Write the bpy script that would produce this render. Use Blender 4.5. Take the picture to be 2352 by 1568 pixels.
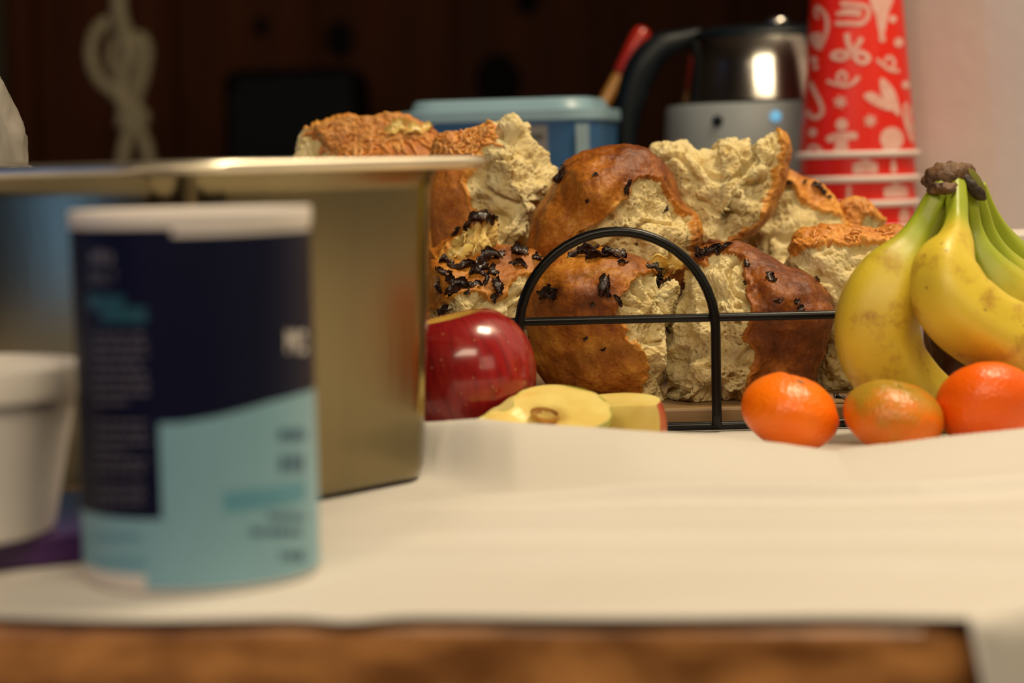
import bpy, bmesh, math, random
import numpy as np
from mathutils import Vector, Matrix, Euler
from mathutils.kdtree import KDTree

random.seed(7)
rng = np.random.default_rng(7)
SC = bpy.context.scene
for o in list(bpy.data.objects):
    bpy.data.objects.remove(o, do_unlink=True)
COL = SC.collection
PI = math.pi

# ------------------------------------------------------------------ camera
F = 4900.0                     # focal length in photograph pixels (75 mm on 36 mm)
CZ = 0.142
PITCH = math.atan((784 - 380) / F)
ROLL = math.radians(1.3)
fw = np.array([0, math.cos(PITCH), -math.sin(PITCH)])
r0 = np.array([1.0, 0, 0]); u0 = np.array([0, math.sin(PITCH), math.cos(PITCH)])
rt = math.cos(ROLL) * r0 - math.sin(ROLL) * u0
up = math.sin(ROLL) * r0 + math.cos(ROLL) * u0
cam_d = bpy.data.cameras.new('camera'); cam = bpy.data.objects.new('camera', cam_d); COL.objects.link(cam)
cam_d.sensor_width = 36; cam_d.sensor_fit = 'HORIZONTAL'; cam_d.lens = 75
cam_d.clip_start = 0.02; cam_d.clip_end = 50
M = Matrix(((rt[0], up[0], -fw[0], 0), (rt[1], up[1], -fw[1], 0), (rt[2], up[2], -fw[2], CZ), (0, 0, 0, 1)))
cam.matrix_world = M
cam_d.dof.use_dof = True; cam_d.dof.focus_distance = 1.135; cam_d.dof.aperture_fstop = 4.9; cam_d.dof.aperture_blades = 0
SC.camera = cam

# ------------------------------------------------------------------ light and exposure
SC.view_settings.view_transform = 'Standard'; SC.view_settings.look = 'None'
SC.view_settings.gamma = 1.0; SC.view_settings.use_curve_mapping = False
SC.view_settings.exposure = 0.12
SC.cycles.use_denoising = True
SC.cycles.max_bounces = 8
SC.cycles.sample_clamp_indirect = 4.0
SC.cycles.caustics_reflective = False; SC.cycles.caustics_refractive = False
world = bpy.data.worlds.new('world'); SC.world = world; world.use_nodes = True
bg = world.node_tree.nodes['Background']
bg.inputs[0].default_value = (1.0, 0.78, 0.5, 1); bg.inputs[1].default_value = 0.012

def area(name, loc, target, sx, sy, power, col):
    l = bpy.data.lights.new(name, 'AREA'); l.shape = 'RECTANGLE'; l.size = sx; l.size_y = sy
    l.energy = power; l.color = col
    o = bpy.data.objects.new(name, l); COL.objects.link(o); o.location = loc
    o.rotation_euler = (Vector(target) - Vector(loc)).to_track_quat('-Z', 'Y').to_euler()
    return o
WARM = (1.0, 0.82, 0.56)
area('ceiling_lamp_light', (0.50, 1.15, 1.25), (0.10, 1.05, 0), 0.32, 0.32, 13.0, WARM)
area('pendant_lamp_light', (0.16, 0.06, 0.92), (0.06, 1.1, 0), 0.74, 0.26, 6.0, WARM)
area('side_lamp_light', (1.35, -0.35, 0.72), (0.10, 1.5, 0.1), 0.8, 0.7, 3.0, (1.0, 0.86, 0.60))
area('added_front_fill', (-0.38, 0.0, 0.72), (-0.12, 0.75, 0.05), 0.18, 0.18, 2.2, WARM)  # unseen fill light added near the front to brighten canister and tub
area('window_daylight', (-1.5, 0.94, 0.25), (-0.2, 0.94, 0.1), 0.06, 0.9, 0.7, (0.18, 0.42, 1.0))
area('window_daylight', (-1.1, -0.70, 0.45), (0.1, 1.2, 0.1), 0.12, 0.9, 1.3, (0.55, 0.50, 1.0))

# ------------------------------------------------------------------ helpers
def P(px, py, d):
    """World point on the photograph's ray through (px, py) at depth y = d."""
    v = fw + rt * ((px - 1176) / F) + up * ((784 - py) / F)
    s = d / v[1]
    return np.array([v[0] * s, d, CZ + v[2] * s])

def XZ(pts, d):
    return np.array([[*(P(x, y, d)[[0, 2]])] for x, y in pts])

def link(name, me, parent=None, mat=None):
    o = bpy.data.objects.new(name, me); COL.objects.link(o)
    if mat is not None and hasattr(me, 'materials') and not me.materials: me.materials.append(mat)
    if parent is not None: o.parent = parent
    return o

def tag(o, label=None, cat=None, group=None, kind=None):
    if label: o['label'] = label
    if cat: o['category'] = cat
    if group: o['group'] = group
    if kind: o['kind'] = kind
    return o

def thing(name, label, cat, loc=(0, 0, 0), rz=0.0, group=None):
    o = bpy.data.objects.new(name, None); COL.objects.link(o); o.empty_display_size = 0.02
    o.location = loc; o.rotation_euler = (0, 0, rz)
    return tag(o, label, cat, group)

def mesh(name, verts, faces, smooth=True):
    me = bpy.data.meshes.new(name)
    me.from_pydata([tuple(map(float, v)) for v in verts], [], [tuple(map(int, f)) for f in faces])
    if smooth: me.polygons.foreach_set('use_smooth', [True] * len(me.polygons))
    me.update(); return me

def fast_mesh(name, V, Q, smooth=True):
    """V (n,3) array, Q (m,4) quads array."""
    me = bpy.data.meshes.new(name)
    me.vertices.add(len(V)); me.vertices.foreach_set('co', np.ascontiguousarray(V, np.float32).ravel())
    k = Q.shape[1]
    me.loops.add(len(Q) * k); me.loops.foreach_set('vertex_index', np.ascontiguousarray(Q, np.int32).ravel())
    me.polygons.add(len(Q)); me.polygons.foreach_set('loop_start', np.arange(len(Q), dtype=np.int32) * k)
    if smooth: me.polygons.foreach_set('use_smooth', np.ones(len(Q), bool))
    me.update(calc_edges=True); me.validate()
    return me

class MB:
    def __init__(s): s.v = []; s.f = []
    def add(s, V, Fc):
        b = len(s.v); s.v.extend([tuple(v) for v in V]); s.f.extend([tuple(i + b for i in f) for f in Fc]); return s
    def box(s, lo, hi, rot=None, org=(0, 0, 0)):
        V = [(x, y, z) for x in (lo[0], hi[0]) for y in (lo[1], hi[1]) for z in (lo[2], hi[2])]
        if rot is not None: V = [tuple(rot @ Vector(v) + Vector(org)) for v in V]
        return s.add(V, [(0, 1, 3, 2), (4, 6, 7, 5), (0, 4, 5, 1), (2, 3, 7, 6), (0, 2, 6, 4), (1, 5, 7, 3)])
    def lathe(s, prof, seg=48, org=(0, 0, 0), cap0=True, cap1=True):
        V = []; Fc = []
        for r, z in prof:
            for i in range(seg):
                a = 2 * PI * i / seg
                V.append((org[0] + r * math.cos(a), org[1] + r * math.sin(a), org[2] + z))
        for j in range(len(prof) - 1):
            for i in range(seg):
                i2 = (i + 1) % seg
                Fc.append((j * seg + i, j * seg + i2, (j + 1) * seg + i2, (j + 1) * seg + i))
        if cap0: Fc.append(tuple(reversed(range(seg))))
        if cap1: Fc.append(tuple(range((len(prof) - 1) * seg, len(prof) * seg)))
        return s.add(V, Fc)
    def tube(s, path, rad, seg=10, closed=False, shape=None):
        Pt = [Vector(p) for p in path]; n = len(Pt)
        R = rad if hasattr(rad, '__len__') else [rad] * n
        V = []; Fc = []; prev = None
        for i in range(n):
            a = Pt[(i - 1) % n] if (closed or i > 0) else Pt[i]
            b = Pt[(i + 1) % n] if (closed or i < n - 1) else Pt[i]
            t = (b - a).normalized()
            if prev is None:
                h = Vector((0, 0, 1)) if abs(t.z) < .9 else Vector((0, 1, 0))
                nn = (h - t * h.dot(t)).normalized()
            else:
                nn = prev - t * prev.dot(t)
                nn = nn.normalized() if nn.length > 1e-6 else prev
            prev = nn; bb = t.cross(nn)
            for k in range(seg):
                an = 2 * PI * k / seg
                q = R[i] * (shape(an, i / (n - 1)) if shape else 1)
                V.append(tuple(Pt[i] + nn * (math.cos(an) * q) + bb * (math.sin(an) * q)))
        m = n if closed else n - 1
        for i in range(m):
            i2 = (i + 1) % n
            for k in range(seg):
                k2 = (k + 1) % seg
                Fc.append((i * seg + k, i * seg + k2, i2 * seg + k2, i2 * seg + k))
        if not closed:
            Fc.append(tuple(reversed(range(seg)))); Fc.append(tuple((n - 1) * seg + k for k in range(seg)))
        return s.add(V, Fc)
    def build(s, name, mat=None, parent=None, smooth=True, sharp=None):
        me = mesh(name, s.v, s.f, smooth)
        o = link(name, me, parent, mat)
        if sharp:
            bm = bmesh.new(); bm.from_mesh(me)
            for e in bm.edges:
                if len(e.link_faces) == 2 and e.calc_face_angle(0) > math.radians(sharp): e.smooth = False
            bm.to_mesh(me); bm.free()
        return o

def bevel(o, w=0.002, seg=2):
    m = o.modifiers.new('bevel', 'BEVEL'); m.width = w; m.segments = seg; m.limit_method = 'ANGLE'; m.angle_limit = math.radians(40)
    return o

def spline(pts, n=12, closed=False):
    pts = [np.array(p, float) for p in pts]; m = len(pts); out = []
    for i in range(m if closed else m - 1):
        p0 = pts[(i - 1) % m] if (closed or i > 0) else pts[i]
        p1 = pts[i]; p2 = pts[(i + 1) % m]
        p3 = pts[(i + 2) % m] if (closed or i + 2 < m) else pts[(i + 1) % m]
        for k in range(n):
            t = k / n
            out.append(0.5 * (2 * p1 + (p2 - p0) * t + (2 * p0 - 5 * p1 + 4 * p2 - p3) * t * t + (3 * p1 - p0 - 3 * p2 + p3) * t ** 3))
    if not closed: out.append(pts[-1])
    return np.array(out)

# --- numpy gradient noise
_perm = rng.permutation(256); _perm = np.concatenate([_perm, _perm, _perm])
_grad = rng.normal(size=(256, 3)); _grad /= np.linalg.norm(_grad, axis=1)[:, None]
def pnoise(p):
    p = np.asarray(p, float); i = np.floor(p).astype(int); f = p - i
    w = f * f * f * (f * (f * 6 - 15) + 10); i &= 255; out = np.zeros(len(p))
    for dx in (0, 1):
        for dy in (0, 1):
            for dz in (0, 1):
                h = _perm[_perm[_perm[(i[:, 0] + dx) & 255] + ((i[:, 1] + dy) & 255)] + ((i[:, 2] + dz) & 255)]
                g = _grad[h]; q = f - np.array([dx, dy, dz])
                ww = (w[:, 0] if dx else 1 - w[:, 0]) * (w[:, 1] if dy else 1 - w[:, 1]) * (w[:, 2] if dz else 1 - w[:, 2])
                out += ww * np.einsum('ij,ij->i', g, q)
    return out * 1.5
def fbm(p, o=3, g=0.5):
    a = 1.0; s = 0; q = np.asarray(p, float)
    for k in range(o):
        s = s + a * pnoise(q + 17.3 * k); a *= g; q = q * 2.03
    return s
def worley(p):
    p = np.asarray(p, float); i = np.floor(p).astype(int); best = np.full(len(p), 9.0); rid = np.zeros(len(p))
    for dx in (-1, 0, 1):
        for dy in (-1, 0, 1):
            for dz in (-1, 0, 1):
                c = i + np.array([dx, dy, dz])
                h = _perm[_perm[_perm[c[:, 0] & 255] + (c[:, 1] & 255)] + (c[:, 2] & 255)]
                q = c + 0.5 + 0.45 * _grad[h]
                dd = np.linalg.norm(p - q, axis=1); m = dd < best
                best[m] = dd[m]; rid[m] = h[m] / 255.0
    return best, rid
def sstep(a, b, x):
    t = np.clip((x - a) / (b - a), 0, 1); return t * t * (3 - 2 * t)
def poly_sd(pts, poly):
    """Signed distance (positive inside) of 2-D points to a polygon."""
    pts = np.asarray(pts, float); poly = np.asarray(poly, float); d = np.full(len(pts), 1e9); ins = np.zeros(len(pts), bool)
    for k in range(len(poly)):
        a = poly[k]; b = poly[(k + 1) % len(poly)]; e = b - a; w = pts - a
        t = np.clip((w @ e) / (e @ e + 1e-12), 0, 1)
        d = np.minimum(d, np.linalg.norm(w - t[:, None] * e, axis=1))
        c = ((a[1] > pts[:, 1]) != (b[1] > pts[:, 1]))
        with np.errstate(divide='ignore', invalid='ignore'):
            xi = (b[0] - a[0]) * (pts[:, 1] - a[1]) / (b[1] - a[1] + 1e-15) + a[0]
        ins ^= c & (pts[:, 0] < xi)
    return np.where(ins, d, -d)

# ------------------------------------------------------------------ materials
def nodes_of(name):
    m = bpy.data.materials.new(name); m.use_nodes = True
    nt = m.node_tree; return m, nt, nt.nodes['Principled BSDF']
def mat(name, col, rough=0.5, metal=0.0, var=0.0, scale=40, bump=0.0, bscale=200, col2=None, coat=0.0, spec=None, trans=0.0, sss=0.0, stretch=(1, 1, 1), emit=None, ior=None):
    m, nt, b = nodes_of(name)
    b.inputs['Base Color'].default_value = (*col, 1); b.inputs['Roughness'].default_value = rough; b.inputs['Metallic'].default_value = metal
    b.inputs['Coat Weight'].default_value = coat; b.inputs['Coat Roughness'].default_value = 0.08
    b.inputs['Transmission Weight'].default_value = trans
    if ior: b.inputs['IOR'].default_value = ior
    if spec is not None: b.inputs['Specular IOR Level'].default_value = spec
    if sss:
        b.inputs['Subsurface Weight'].default_value = sss; b.inputs['Subsurface Radius'].default_value = (1.0, 0.6, 0.3); b.inputs['Subsurface Scale'].default_value = 0.005
    tc = nt.nodes.new('ShaderNodeTexCoord'); mp = nt.nodes.new('ShaderNodeMapping'); mp.inputs['Scale'].default_value = stretch
    nt.links.new(tc.outputs['Object'], mp.inputs['Vector'])
    n = nt.nodes.new('ShaderNodeTexNoise'); n.inputs['Scale'].default_value = scale; n.inputs['Detail'].default_value = 5
    nt.links.new(mp.outputs[0], n.inputs['Vector'])
    c2 = col2 if col2 else tuple(min(1, c * (1 - var)) for c in col)
    r = nt.nodes.new('ShaderNodeValToRGB'); r.color_ramp.elements[0].position = 0.35; r.color_ramp.elements[1].position = 0.65
    r.color_ramp.elements[0].color = (*col, 1); r.color_ramp.elements[1].color = (*c2, 1)
    nt.links.new(n.outputs['Fac'], r.inputs[0]); nt.links.new(r.outputs[0], b.inputs['Base Color'])
    if bump:
        n2 = nt.nodes.new('ShaderNodeTexNoise'); n2.inputs['Scale'].default_value = bscale; n2.inputs['Detail'].default_value = 3
        nt.links.new(mp.outputs[0], n2.inputs['Vector'])
        bp = nt.nodes.new('ShaderNodeBump'); bp.inputs['Strength'].default_value = bump; bp.inputs['Distance'].default_value = 0.001
        nt.links.new(n2.outputs['Fac'], bp.inputs['Height']); nt.links.new(bp.outputs[0], b.inputs['Normal'])
    if emit:
        b.inputs['Emission Color'].default_value = (*emit[0], 1); b.inputs['Emission Strength'].default_value = emit[1]
    return m

def ramp(nt, fac, stops):
    r = nt.nodes.new('ShaderNodeValToRGB'); e = r.color_ramp.elements
    e[0].position, e[0].color = stops[0][0], (*stops[0][1], 1); e[1].position, e[1].color = stops[-1][0], (*stops[-1][1], 1)
    for p, c in stops[1:-1]:
        x = e.new(p); x.color = (*c, 1)
    nt.links.new(fac, r.inputs[0]); return r.outputs[0]
def math_n(nt, op, a, b=None, clamp=False):
    n = nt.nodes.new('ShaderNodeMath'); n.operation = op; n.use_clamp = clamp
    for k, v in enumerate((a, b)):
        if v is None: continue
        if isinstance(v, (int, float)): n.inputs[k].default_value = v
        else: nt.links.new(v, n.inputs[k])
    return n.outputs[0]
def noise_n(nt, vec, scale, detail=4, rough=0.5):
    n = nt.nodes.new('ShaderNodeTexNoise'); n.inputs['Scale'].default_value = scale; n.inputs['Detail'].default_value = detail; n.inputs['Roughness'].default_value = rough
    if vec is not None: nt.links.new(vec, n.inputs['Vector'])
    return n.outputs['Fac']
def mix_n(nt, fac, a, b):
    n = nt.nodes.new('ShaderNodeMix'); n.data_type = 'RGBA'
    if isinstance(fac, (int, float)): n.inputs[0].default_value = fac
    else: nt.links.new(fac, n.inputs[0])
    for k, v in ((6, a), (7, b)):
        if isinstance(v, tuple): n.inputs[k].default_value = (*v, 1)
        else: nt.links.new(v, n.inputs[k])
    return n.outputs[2]
def attr_n(nt, name):
    n = nt.nodes.new('ShaderNodeAttribute'); n.attribute_name = name; return n.outputs['Fac']
def bump_n(nt, bsdf, height, strength, dist=0.0006):
    b = nt.nodes.new('ShaderNodeBump'); b.inputs['Strength'].default_value = strength; b.inputs['Distance'].default_value = dist
    nt.links.new(height, b.inputs['Height']); nt.links.new(b.outputs[0], bsdf.inputs['Normal'])

def crust_mat(name, stops, rough=0.37, coat=0.0):
    m, nt, b = nodes_of(name)
    tc = nt.nodes.new('ShaderNodeTexCoord').outputs['Object']
    f = math_n(nt, 'ADD', attr_n(nt, 'bake'), math_n(nt, 'MULTIPLY', math_n(nt, 'SUBTRACT', noise_n(nt, tc, 70, 6, .65), .5), 1.05))
    f = math_n(nt, 'ADD', f, math_n(nt, 'MULTIPLY', math_n(nt, 'SUBTRACT', noise_n(nt, tc, 600, 3, .6), .5), 0.45))
    nt.links.new(ramp(nt, f, stops), b.inputs['Base Color'])
    b.inputs['Roughness'].default_value = rough; b.inputs['Coat Weight'].default_value = coat; b.inputs['Coat Roughness'].default_value = 0.25
    b.inputs['Specular IOR Level'].default_value = 0.36
    bump_n(nt, b, noise_n(nt, tc, 700, 5, .7), 0.55)
    return m
def crumb_mat(name, c1, c2):
    m, nt, b = nodes_of(name)
    tc = nt.nodes.new('ShaderNodeTexCoord').outputs['Object']
    f = math_n(nt, 'ADD', noise_n(nt, tc, 90, 5, .6), math_n(nt, 'MULTIPLY', math_n(nt, 'SUBTRACT', noise_n(nt, tc, 700, 3, .6), .5), .5))
    nt.links.new(ramp(nt, f, [(.3, c1), (.72, c2)]), b.inputs['Base Color'])
    b.inputs['Roughness'].default_value = 0.75; b.inputs['Specular IOR Level'].default_value = 0.25
    b.inputs['Subsurface Weight'].default_value = 0.35; b.inputs['Subsurface Radius'].default_value = (1, .75, .4); b.inputs['Subsurface Scale'].default_value = 0.003
    bump_n(nt, b, noise_n(nt, tc, 1700, 4, .75), 0.8)
    return m
CR_STD = [(0.0, (.74, .44, .10)), (.25, (.58, .25, .034)), (.48, (.38, .122, .013)), (.72, (.19, .048, .007)), (1.0, (.07, .018, .005))]
CR_CHS = [(0.0, (.80, .46, .13)), (.35, (.74, .33, .055)), (.6, (.52, .18, .025)), (.85, (.30, .085, .015)), (1.0, (.12, .03, .01))]
M_crust = crust_mat('bread_crust', CR_STD)
M_cheese_crust = crust_mat('cheese_crust', CR_CHS, 0.42, 0.0)
M_crumb = crumb_mat('bread_crumb', (.89, .765, .445), (.71, .545, .235))
M_crumb_y = crumb_mat('yellow_bread_crumb', (.84, .66, .28), (.74, .48, .12))
M_cheese = mat('melted_cheese', (.72, .33, .085), .42, col2=(.60, .22, .045), scale=90, bump=.3, bscale=500, sss=.2)
M_onion = mat('burnt_onion', (.010, .005, .004), .34, col2=(.045, .012, .006), scale=160, bump=.6, bscale=500)
M_onion_y = mat('soft_onion', (.75, .55, .18), .3, col2=(.62, .38, .08), scale=120, sss=.3)
M_black_wire = mat('black_wire', (.003, .003, .003), .30, var=.3, bump=.05, bscale=300, spec=.3)
M_steel = mat('brushed_steel', (.25, .205, .112), .19, 1.0, var=.12, scale=30, bump=.05, bscale=400, stretch=(1, 1, .06))
M_kettle = mat('polished_steel', (.66, .62, .56), .17, 1.0, var=.05, scale=10)
M_kettle_grey = mat('grey_plastic', (.35, .385, .40), .45, var=.1, scale=30)
M_kettle_black = mat('black_plastic', (.004, .008, .012), .42, var=.2, spec=.3)
M_red_cup = mat('red_paper', (.78, .020, .008), .36, col2=(.72, .016, .007), scale=15, spec=.35)
M_cup_print = mat('white_print', (.76, .46, .40), .5, col2=(.70, .34, .28), scale=160)
M_cup_rim = mat('white_paper_rim', (.74, .62, .58), .5, var=.08)
M_cloth = mat('white_cloth', (.66, .62, .57), .62, col2=(.63, .59, .535), scale=7, bump=.10, bscale=900)
M_white_wall = mat('painted_white_wall', (.74, .71, .68), .30, col2=(.70, .67, .64), scale=10, bump=.35, bscale=70)
M_panel = mat('dark_pine_panel', (.115, .032, .008), .6, col2=(.060, .017, .0045), scale=16, stretch=(1, 1, .06), spec=.12)
M_knot = mat('pine_knot', (.006, .002, .001), .6, var=.2, spec=.1)
M_tablewood = mat('table_wood', (.74, .33, .10), .36, col2=(.23, .09, .024), scale=34, stretch=(.7, 1, 1.6), bump=.2, bscale=90, coat=.2)
M_boardwood = mat('board_wood', (.30, .19, .085), .5, col2=(.19, .11, .045), scale=50, stretch=(.15, 1, 2), bump=.2, bscale=200)
M_navy = mat('navy_label', (.0025, .0035, .022), .5, var=.1, spec=.2)
M_ltblue = mat('light_blue_label', (.21, .40, .49), .45, col2=(.20, .38, .46), scale=20)
M_paperwhite = mat('white_carton', (.74, .68, .64), .5, var=.04)
M_print_grey = mat('grey_print', (.13, .12, .15), .5, var=.1)
M_print_blue = mat('dark_blue_print', (.045, .12, .19), .5, var=.1)
M_print_teal = mat('teal_print', (.012, .075, .11), .5, var=.1)
M_print_mid = mat('mid_blue_print', (.10, .30, .40), .5, var=.1)
M_purple = mat('purple_card', (.060, .012, .11), .35, col2=(.045, .009, .085), scale=20, coat=.2)
M_gold = mat('gold_edge', (.35, .20, .05), .4, var=.2)
M_tubclear = mat('frosted_plastic', (.86, .80, .76), .42, var=.05, scale=30, trans=.10, bump=.3, bscale=40)
M_tublid = mat('frosted_lid', (.86, .80, .74), .30, var=.05, trans=.12)
M_filling = mat('white_filling', (.66, .60, .56), .8, col2=(.45, .40, .38), scale=50, bump=.6, bscale=80)
M_bluelid = mat('light_blue_lid', (.25, .40, .49), .35, var=.08, scale=15)
M_bluetub = mat('blue_tub', (.028, .11, .26), .30, col2=(.022, .09, .22), scale=10)
M_tublabel = mat('grey_label', (.22, .22, .21), .5, var=.1)
M_tublabel_line = mat('dark_label_line', (.07, .07, .07), .5, var=.1)
M_tubstripe = mat('pale_stripe', (.32, .46, .52), .4, var=.1)
M_rope = mat('jute_rope', (.50, .43, .28), .8, col2=(.28, .24, .15), scale=120)
M_blackbox = mat('black_cabinet', (.0015, .0022, .0025), .55, var=.2, spec=.15)
M_sideboard = mat('dark_sideboard', (.012, .005, .002), .6, var=.3, spec=.15)
M_stick = mat('amber_wood', (.30, .13, .02), .45, var=.2, stretch=(1, 1, .1))
M_redtip = mat('red_silicone', (.42, .02, .012), .28, var=.1, coat=.3)
M_floor = mat('floor_boards', (.12, .06, .03), .5, col2=(.08, .04, .02), scale=8)
M_ceiling = mat('ceiling_paint', (.30, .25, .19), .8, var=.05)
M_roomwall = mat('room_wall', (.07, .05, .035), .7, var=.1)
M_olive = mat('olive_trim', (.07, .05, .018), .6, var=.2)
M_bluelight = mat('indicator_light', (.1, .4, .6), .3, var=.0, emit=((.25, .65, 1.0), .5))
M_bag = None
def bag_material():
    m, nt, b = nodes_of('clear_film')
    b.inputs['Roughness'].default_value = .2
    tc = nt.nodes.new('ShaderNodeTexCoord').outputs['Object']
    nt.links.new(ramp(nt, noise_n(nt, tc, 25, 4), [(.3, (.52, .48, .42)), (.7, (.26, .24, .20))]), b.inputs['Base Color'])
    tr = nt.nodes.new('ShaderNodeBsdfTransparent'); mx = nt.nodes.new('ShaderNodeMixShader'); mx.inputs[0].default_value = .52
    nt.links.new(tr.outputs[0], mx.inputs[1]); nt.links.new(b.outputs[0], mx.inputs[2])
    nt.links.new(mx.outputs[0], nt.nodes['Material Output'].inputs[0]); return m
M_bag = bag_material()

# ------------------------------------------------------------------ room
FZ = -0.76
def struct(name, b, m, parent=None, smooth=False):
    o = b.build(name, m, parent, smooth)
    if parent is None: o['kind'] = 'structure'
    return o
struct('floor', MB().box((-2.4, -2.4, FZ - .1), (2.6, 3.35, FZ)), M_floor)
struct('ceiling', MB().box((-2.4, -2.4, 1.75), (2.6, 3.35, 1.85)), M_ceiling)
struct('wall_left', MB().box((-2.5, -2.4, FZ), (-2.4, 3.35, 1.75)), M_roomwall)
struct('wall_front', MB().box((-2.4, -2.5, FZ), (2.6, -2.4, 1.75)), mat('front_wall_paint', (.24, .20, .15), .7, var=.1))
wb = struct('wall_back', MB().box((-2.4, 3.24, FZ), (2.6, 3.35, 1.75)), M_panel)
x = -2.38; k = 0
plank_mesh = {}
while x < 2.4:
    w = 0.21
    if 'm' not in plank_mesh:
        t = MB().box((0, 0, 0), (w - .008, .018, 1.75 - FZ - .01)).build('plank', M_panel, None, False)
        plank_mesh['m'] = t.data; bevel(t, .004, 2); t.parent = wb
    else:
        t = link('plank', plank_mesh['m'], wb, None); bevel(t, .004, 2)
    t.location = (x, 3.222, FZ + .005); x += w; k += 1
for (px, py, r) in [(780, 90, .022), (1210, -4, .02), (1145, 190, .035), (600, 60, .012)]:
    p = P(px, py, 3.222)
    o = MB().lathe([(0.001, 0), (r * .9, 0), (r, -.001), (r, -.003)], 20).build('wood_knot', M_knot, wb, True)
    o.rotation_euler = (PI / 2, 0, 0); o.location = (p[0], 3.221, p[2]); o.scale = (1, 1.3, 1)
tr_ = P(0, 100, 3.2)
struct('trim_1', MB().box((tr_[0] - .14, 3.185, FZ), (P(14, 100, 3.2)[0], 3.222, 1.75)), M_olive)
# white wall: an angled stub of wall that ends behind the cups
W0 = np.array([0.332, 1.556]); WD = np.array([0.7071, -0.7071]); WN = np.array([0.7071, 0.7071])
a = W0 - WD * .075; b_ = W0 + WD * 1.1
corners = [a, b_, b_ + WN * .10, a + WN * .10]
V = [(c[0], c[1], z) for z in (FZ, 1.75) for c in corners]
mbw = MB().add(V, [(3, 2, 1, 0), (4, 5, 6, 7), (0, 1, 5, 4), (1, 2, 6, 5), (2, 3, 7, 6), (3, 0, 4, 7)])
struct('wall_right', mbw, M_white_wall)

# ------------------------------------------------------------------ table and cloth
HEMX = P(2212, 1450, .645)[0]
def front_y(x): return 0.662 - 0.124 * x if x < HEMX else 0.662 - 0.124 * HEMX + (x - HEMX) * 1.02
tb = thing('dining_table', 'brown wooden table with a rounded front edge under the white cloth', 'table', (-.1, 1.2, FZ))
TT = -0.0012
outl = [(-.72, front_y(-.72)), (HEMX - .012, front_y(HEMX - .012)), (HEMX, front_y(HEMX) + .004), (HEMX + .006, front_y(HEMX + .006)), (.665, front_y(.665)), (.245, 1.605), (.245, 2.05), (-.72, 2.05)]
bm = bmesh.new()
vs = [bm.verts.new((p[0], p[1], TT - .042)) for p in outl]
fc = bm.faces.new(vs); r_ = bmesh.ops.extrude_face_region(bm, geom=[fc])
for g in r_['geom']:
    if isinstance(g, bmesh.types.BMVert): g.co.z = TT
bmesh.ops.recalc_face_normals(bm, faces=bm.faces)
me = bpy.data.meshes.new('tabletop'); bm.to_mesh(me); bm.free()
tt = link('tabletop', me, tb, M_tablewood); tt.matrix_parent_inverse = Matrix.Translation((.1, -1.2, -FZ)); bevel(tt, .006, 4)
for (lx, ly) in [(-.64, .84), (.16, .80), (-.64, 1.95), (.12, 1.95)]:
    l = MB().box((lx - .03, ly - .03, FZ), (lx + .03, ly + .03, TT - .042)).build('leg', M_tablewood, tb, False)
    l.matrix_parent_inverse = Matrix.Translation((.1, -1.2, -FZ)); bevel(l, .004)

def stain(px, py, rad, col, fac):
    v = fw + rt * ((px - 1176) / F) + up * ((784 - py) / F); t_ = (.003 - CZ) / v[2]; q = v * t_
    nt = M_cloth.node_tree; b = nt.nodes['Principled BSDF']; src = b.inputs['Base Color'].links[0].from_socket
    geo = nt.nodes.new('ShaderNodeTexCoord').outputs['Object']
    d_ = nt.nodes.new('ShaderNodeVectorMath'); d_.operation = 'DISTANCE'; nt.links.new(geo, d_.inputs[0]); d_.inputs[1].default_value = (q[0], q[1], .003)
    f = ramp(nt, math_n(nt, 'DIVIDE', d_.outputs['Value'], rad), [(.45, (fac, fac, fac)), (1.0, (0, 0, 0))])
    nt.links.new(mix_n(nt, f, src, col), b.inputs['Base Color'])
stain(1522, 1219, .0042, (.80, .42, .07), .8)
def ridge_profile():
    px = np.array([940, 1000, 1100, 1250, 1400, 1500, 1600, 1700, 1800, 1880, 1915, 1950, 2050, 2150, 2250, 2352, 2500, 2700])
    py = np.array([976, 974, 978, 984, 990, 996, 1003, 1012, 1024, 1036, 1040, 1034, 1022, 1009, 998, 988, 975, 960])
    X = []; Z = []
    for a_, b2 in zip(px, py):
        p = P(a_, b2, .984 if a_ < 1050 else .953); X.append(p[0]); Z.append(p[2])
    return np.array(X), np.array(Z)
RX, RZ_ = ridge_profile()
def cloth_z(x, y):
    z = np.zeros_like(x)
    h = np.interp(x, RX, RZ_, left=RZ_[0])
    h = h * sstep(-.050, -.042, x)
    yc = np.interp(x, [-.045, -.030, .0, .05], [.985, .981, .962, .952])
    wf = np.interp(x, [-.04, .0, .06, .4], [.014, .040, .060, .07])
    dy = (y - yc)
    prof = np.where(dy < 0, np.exp(-np.abs(dy / wf) ** 1.6 * 1.4), np.exp(-(np.maximum(dy - .001, 0) / .0065) ** 2))
    z += h * prof
    q = np.stack([x * 6, y * 14, 0 * x], 1)
    away = 1 - sstep(.955, .985, y)
    fade = away * sstep(-.075, .02, x + .3 * (y - .75))
    calm = 1 - np.exp(-((y - .95) / .03) ** 2)
    z += .0020 * fade * calm * pnoise(q + 3.1)
    yy0 = y - (.868 + .03 * x + .004 * np.sin(x * 30))
    z += .0074 * fade * np.where(yy0 < 0, np.exp(-(yy0 / .006) ** 2), np.exp(-(yy0 / .016) ** 2))
    z += .0048 * fade * np.exp(-((y - (.80 - .10 * x)) / .010) ** 2) + .0042 * fade * np.exp(-((y - (.735 - .22 * (x - .1))) / .012) ** 2)
    z += .0032 * fade * np.exp(-((y - (.845 - .16 * x)) / .008) ** 2)
    return z + .0012
nx, ny = 300, 330
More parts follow.
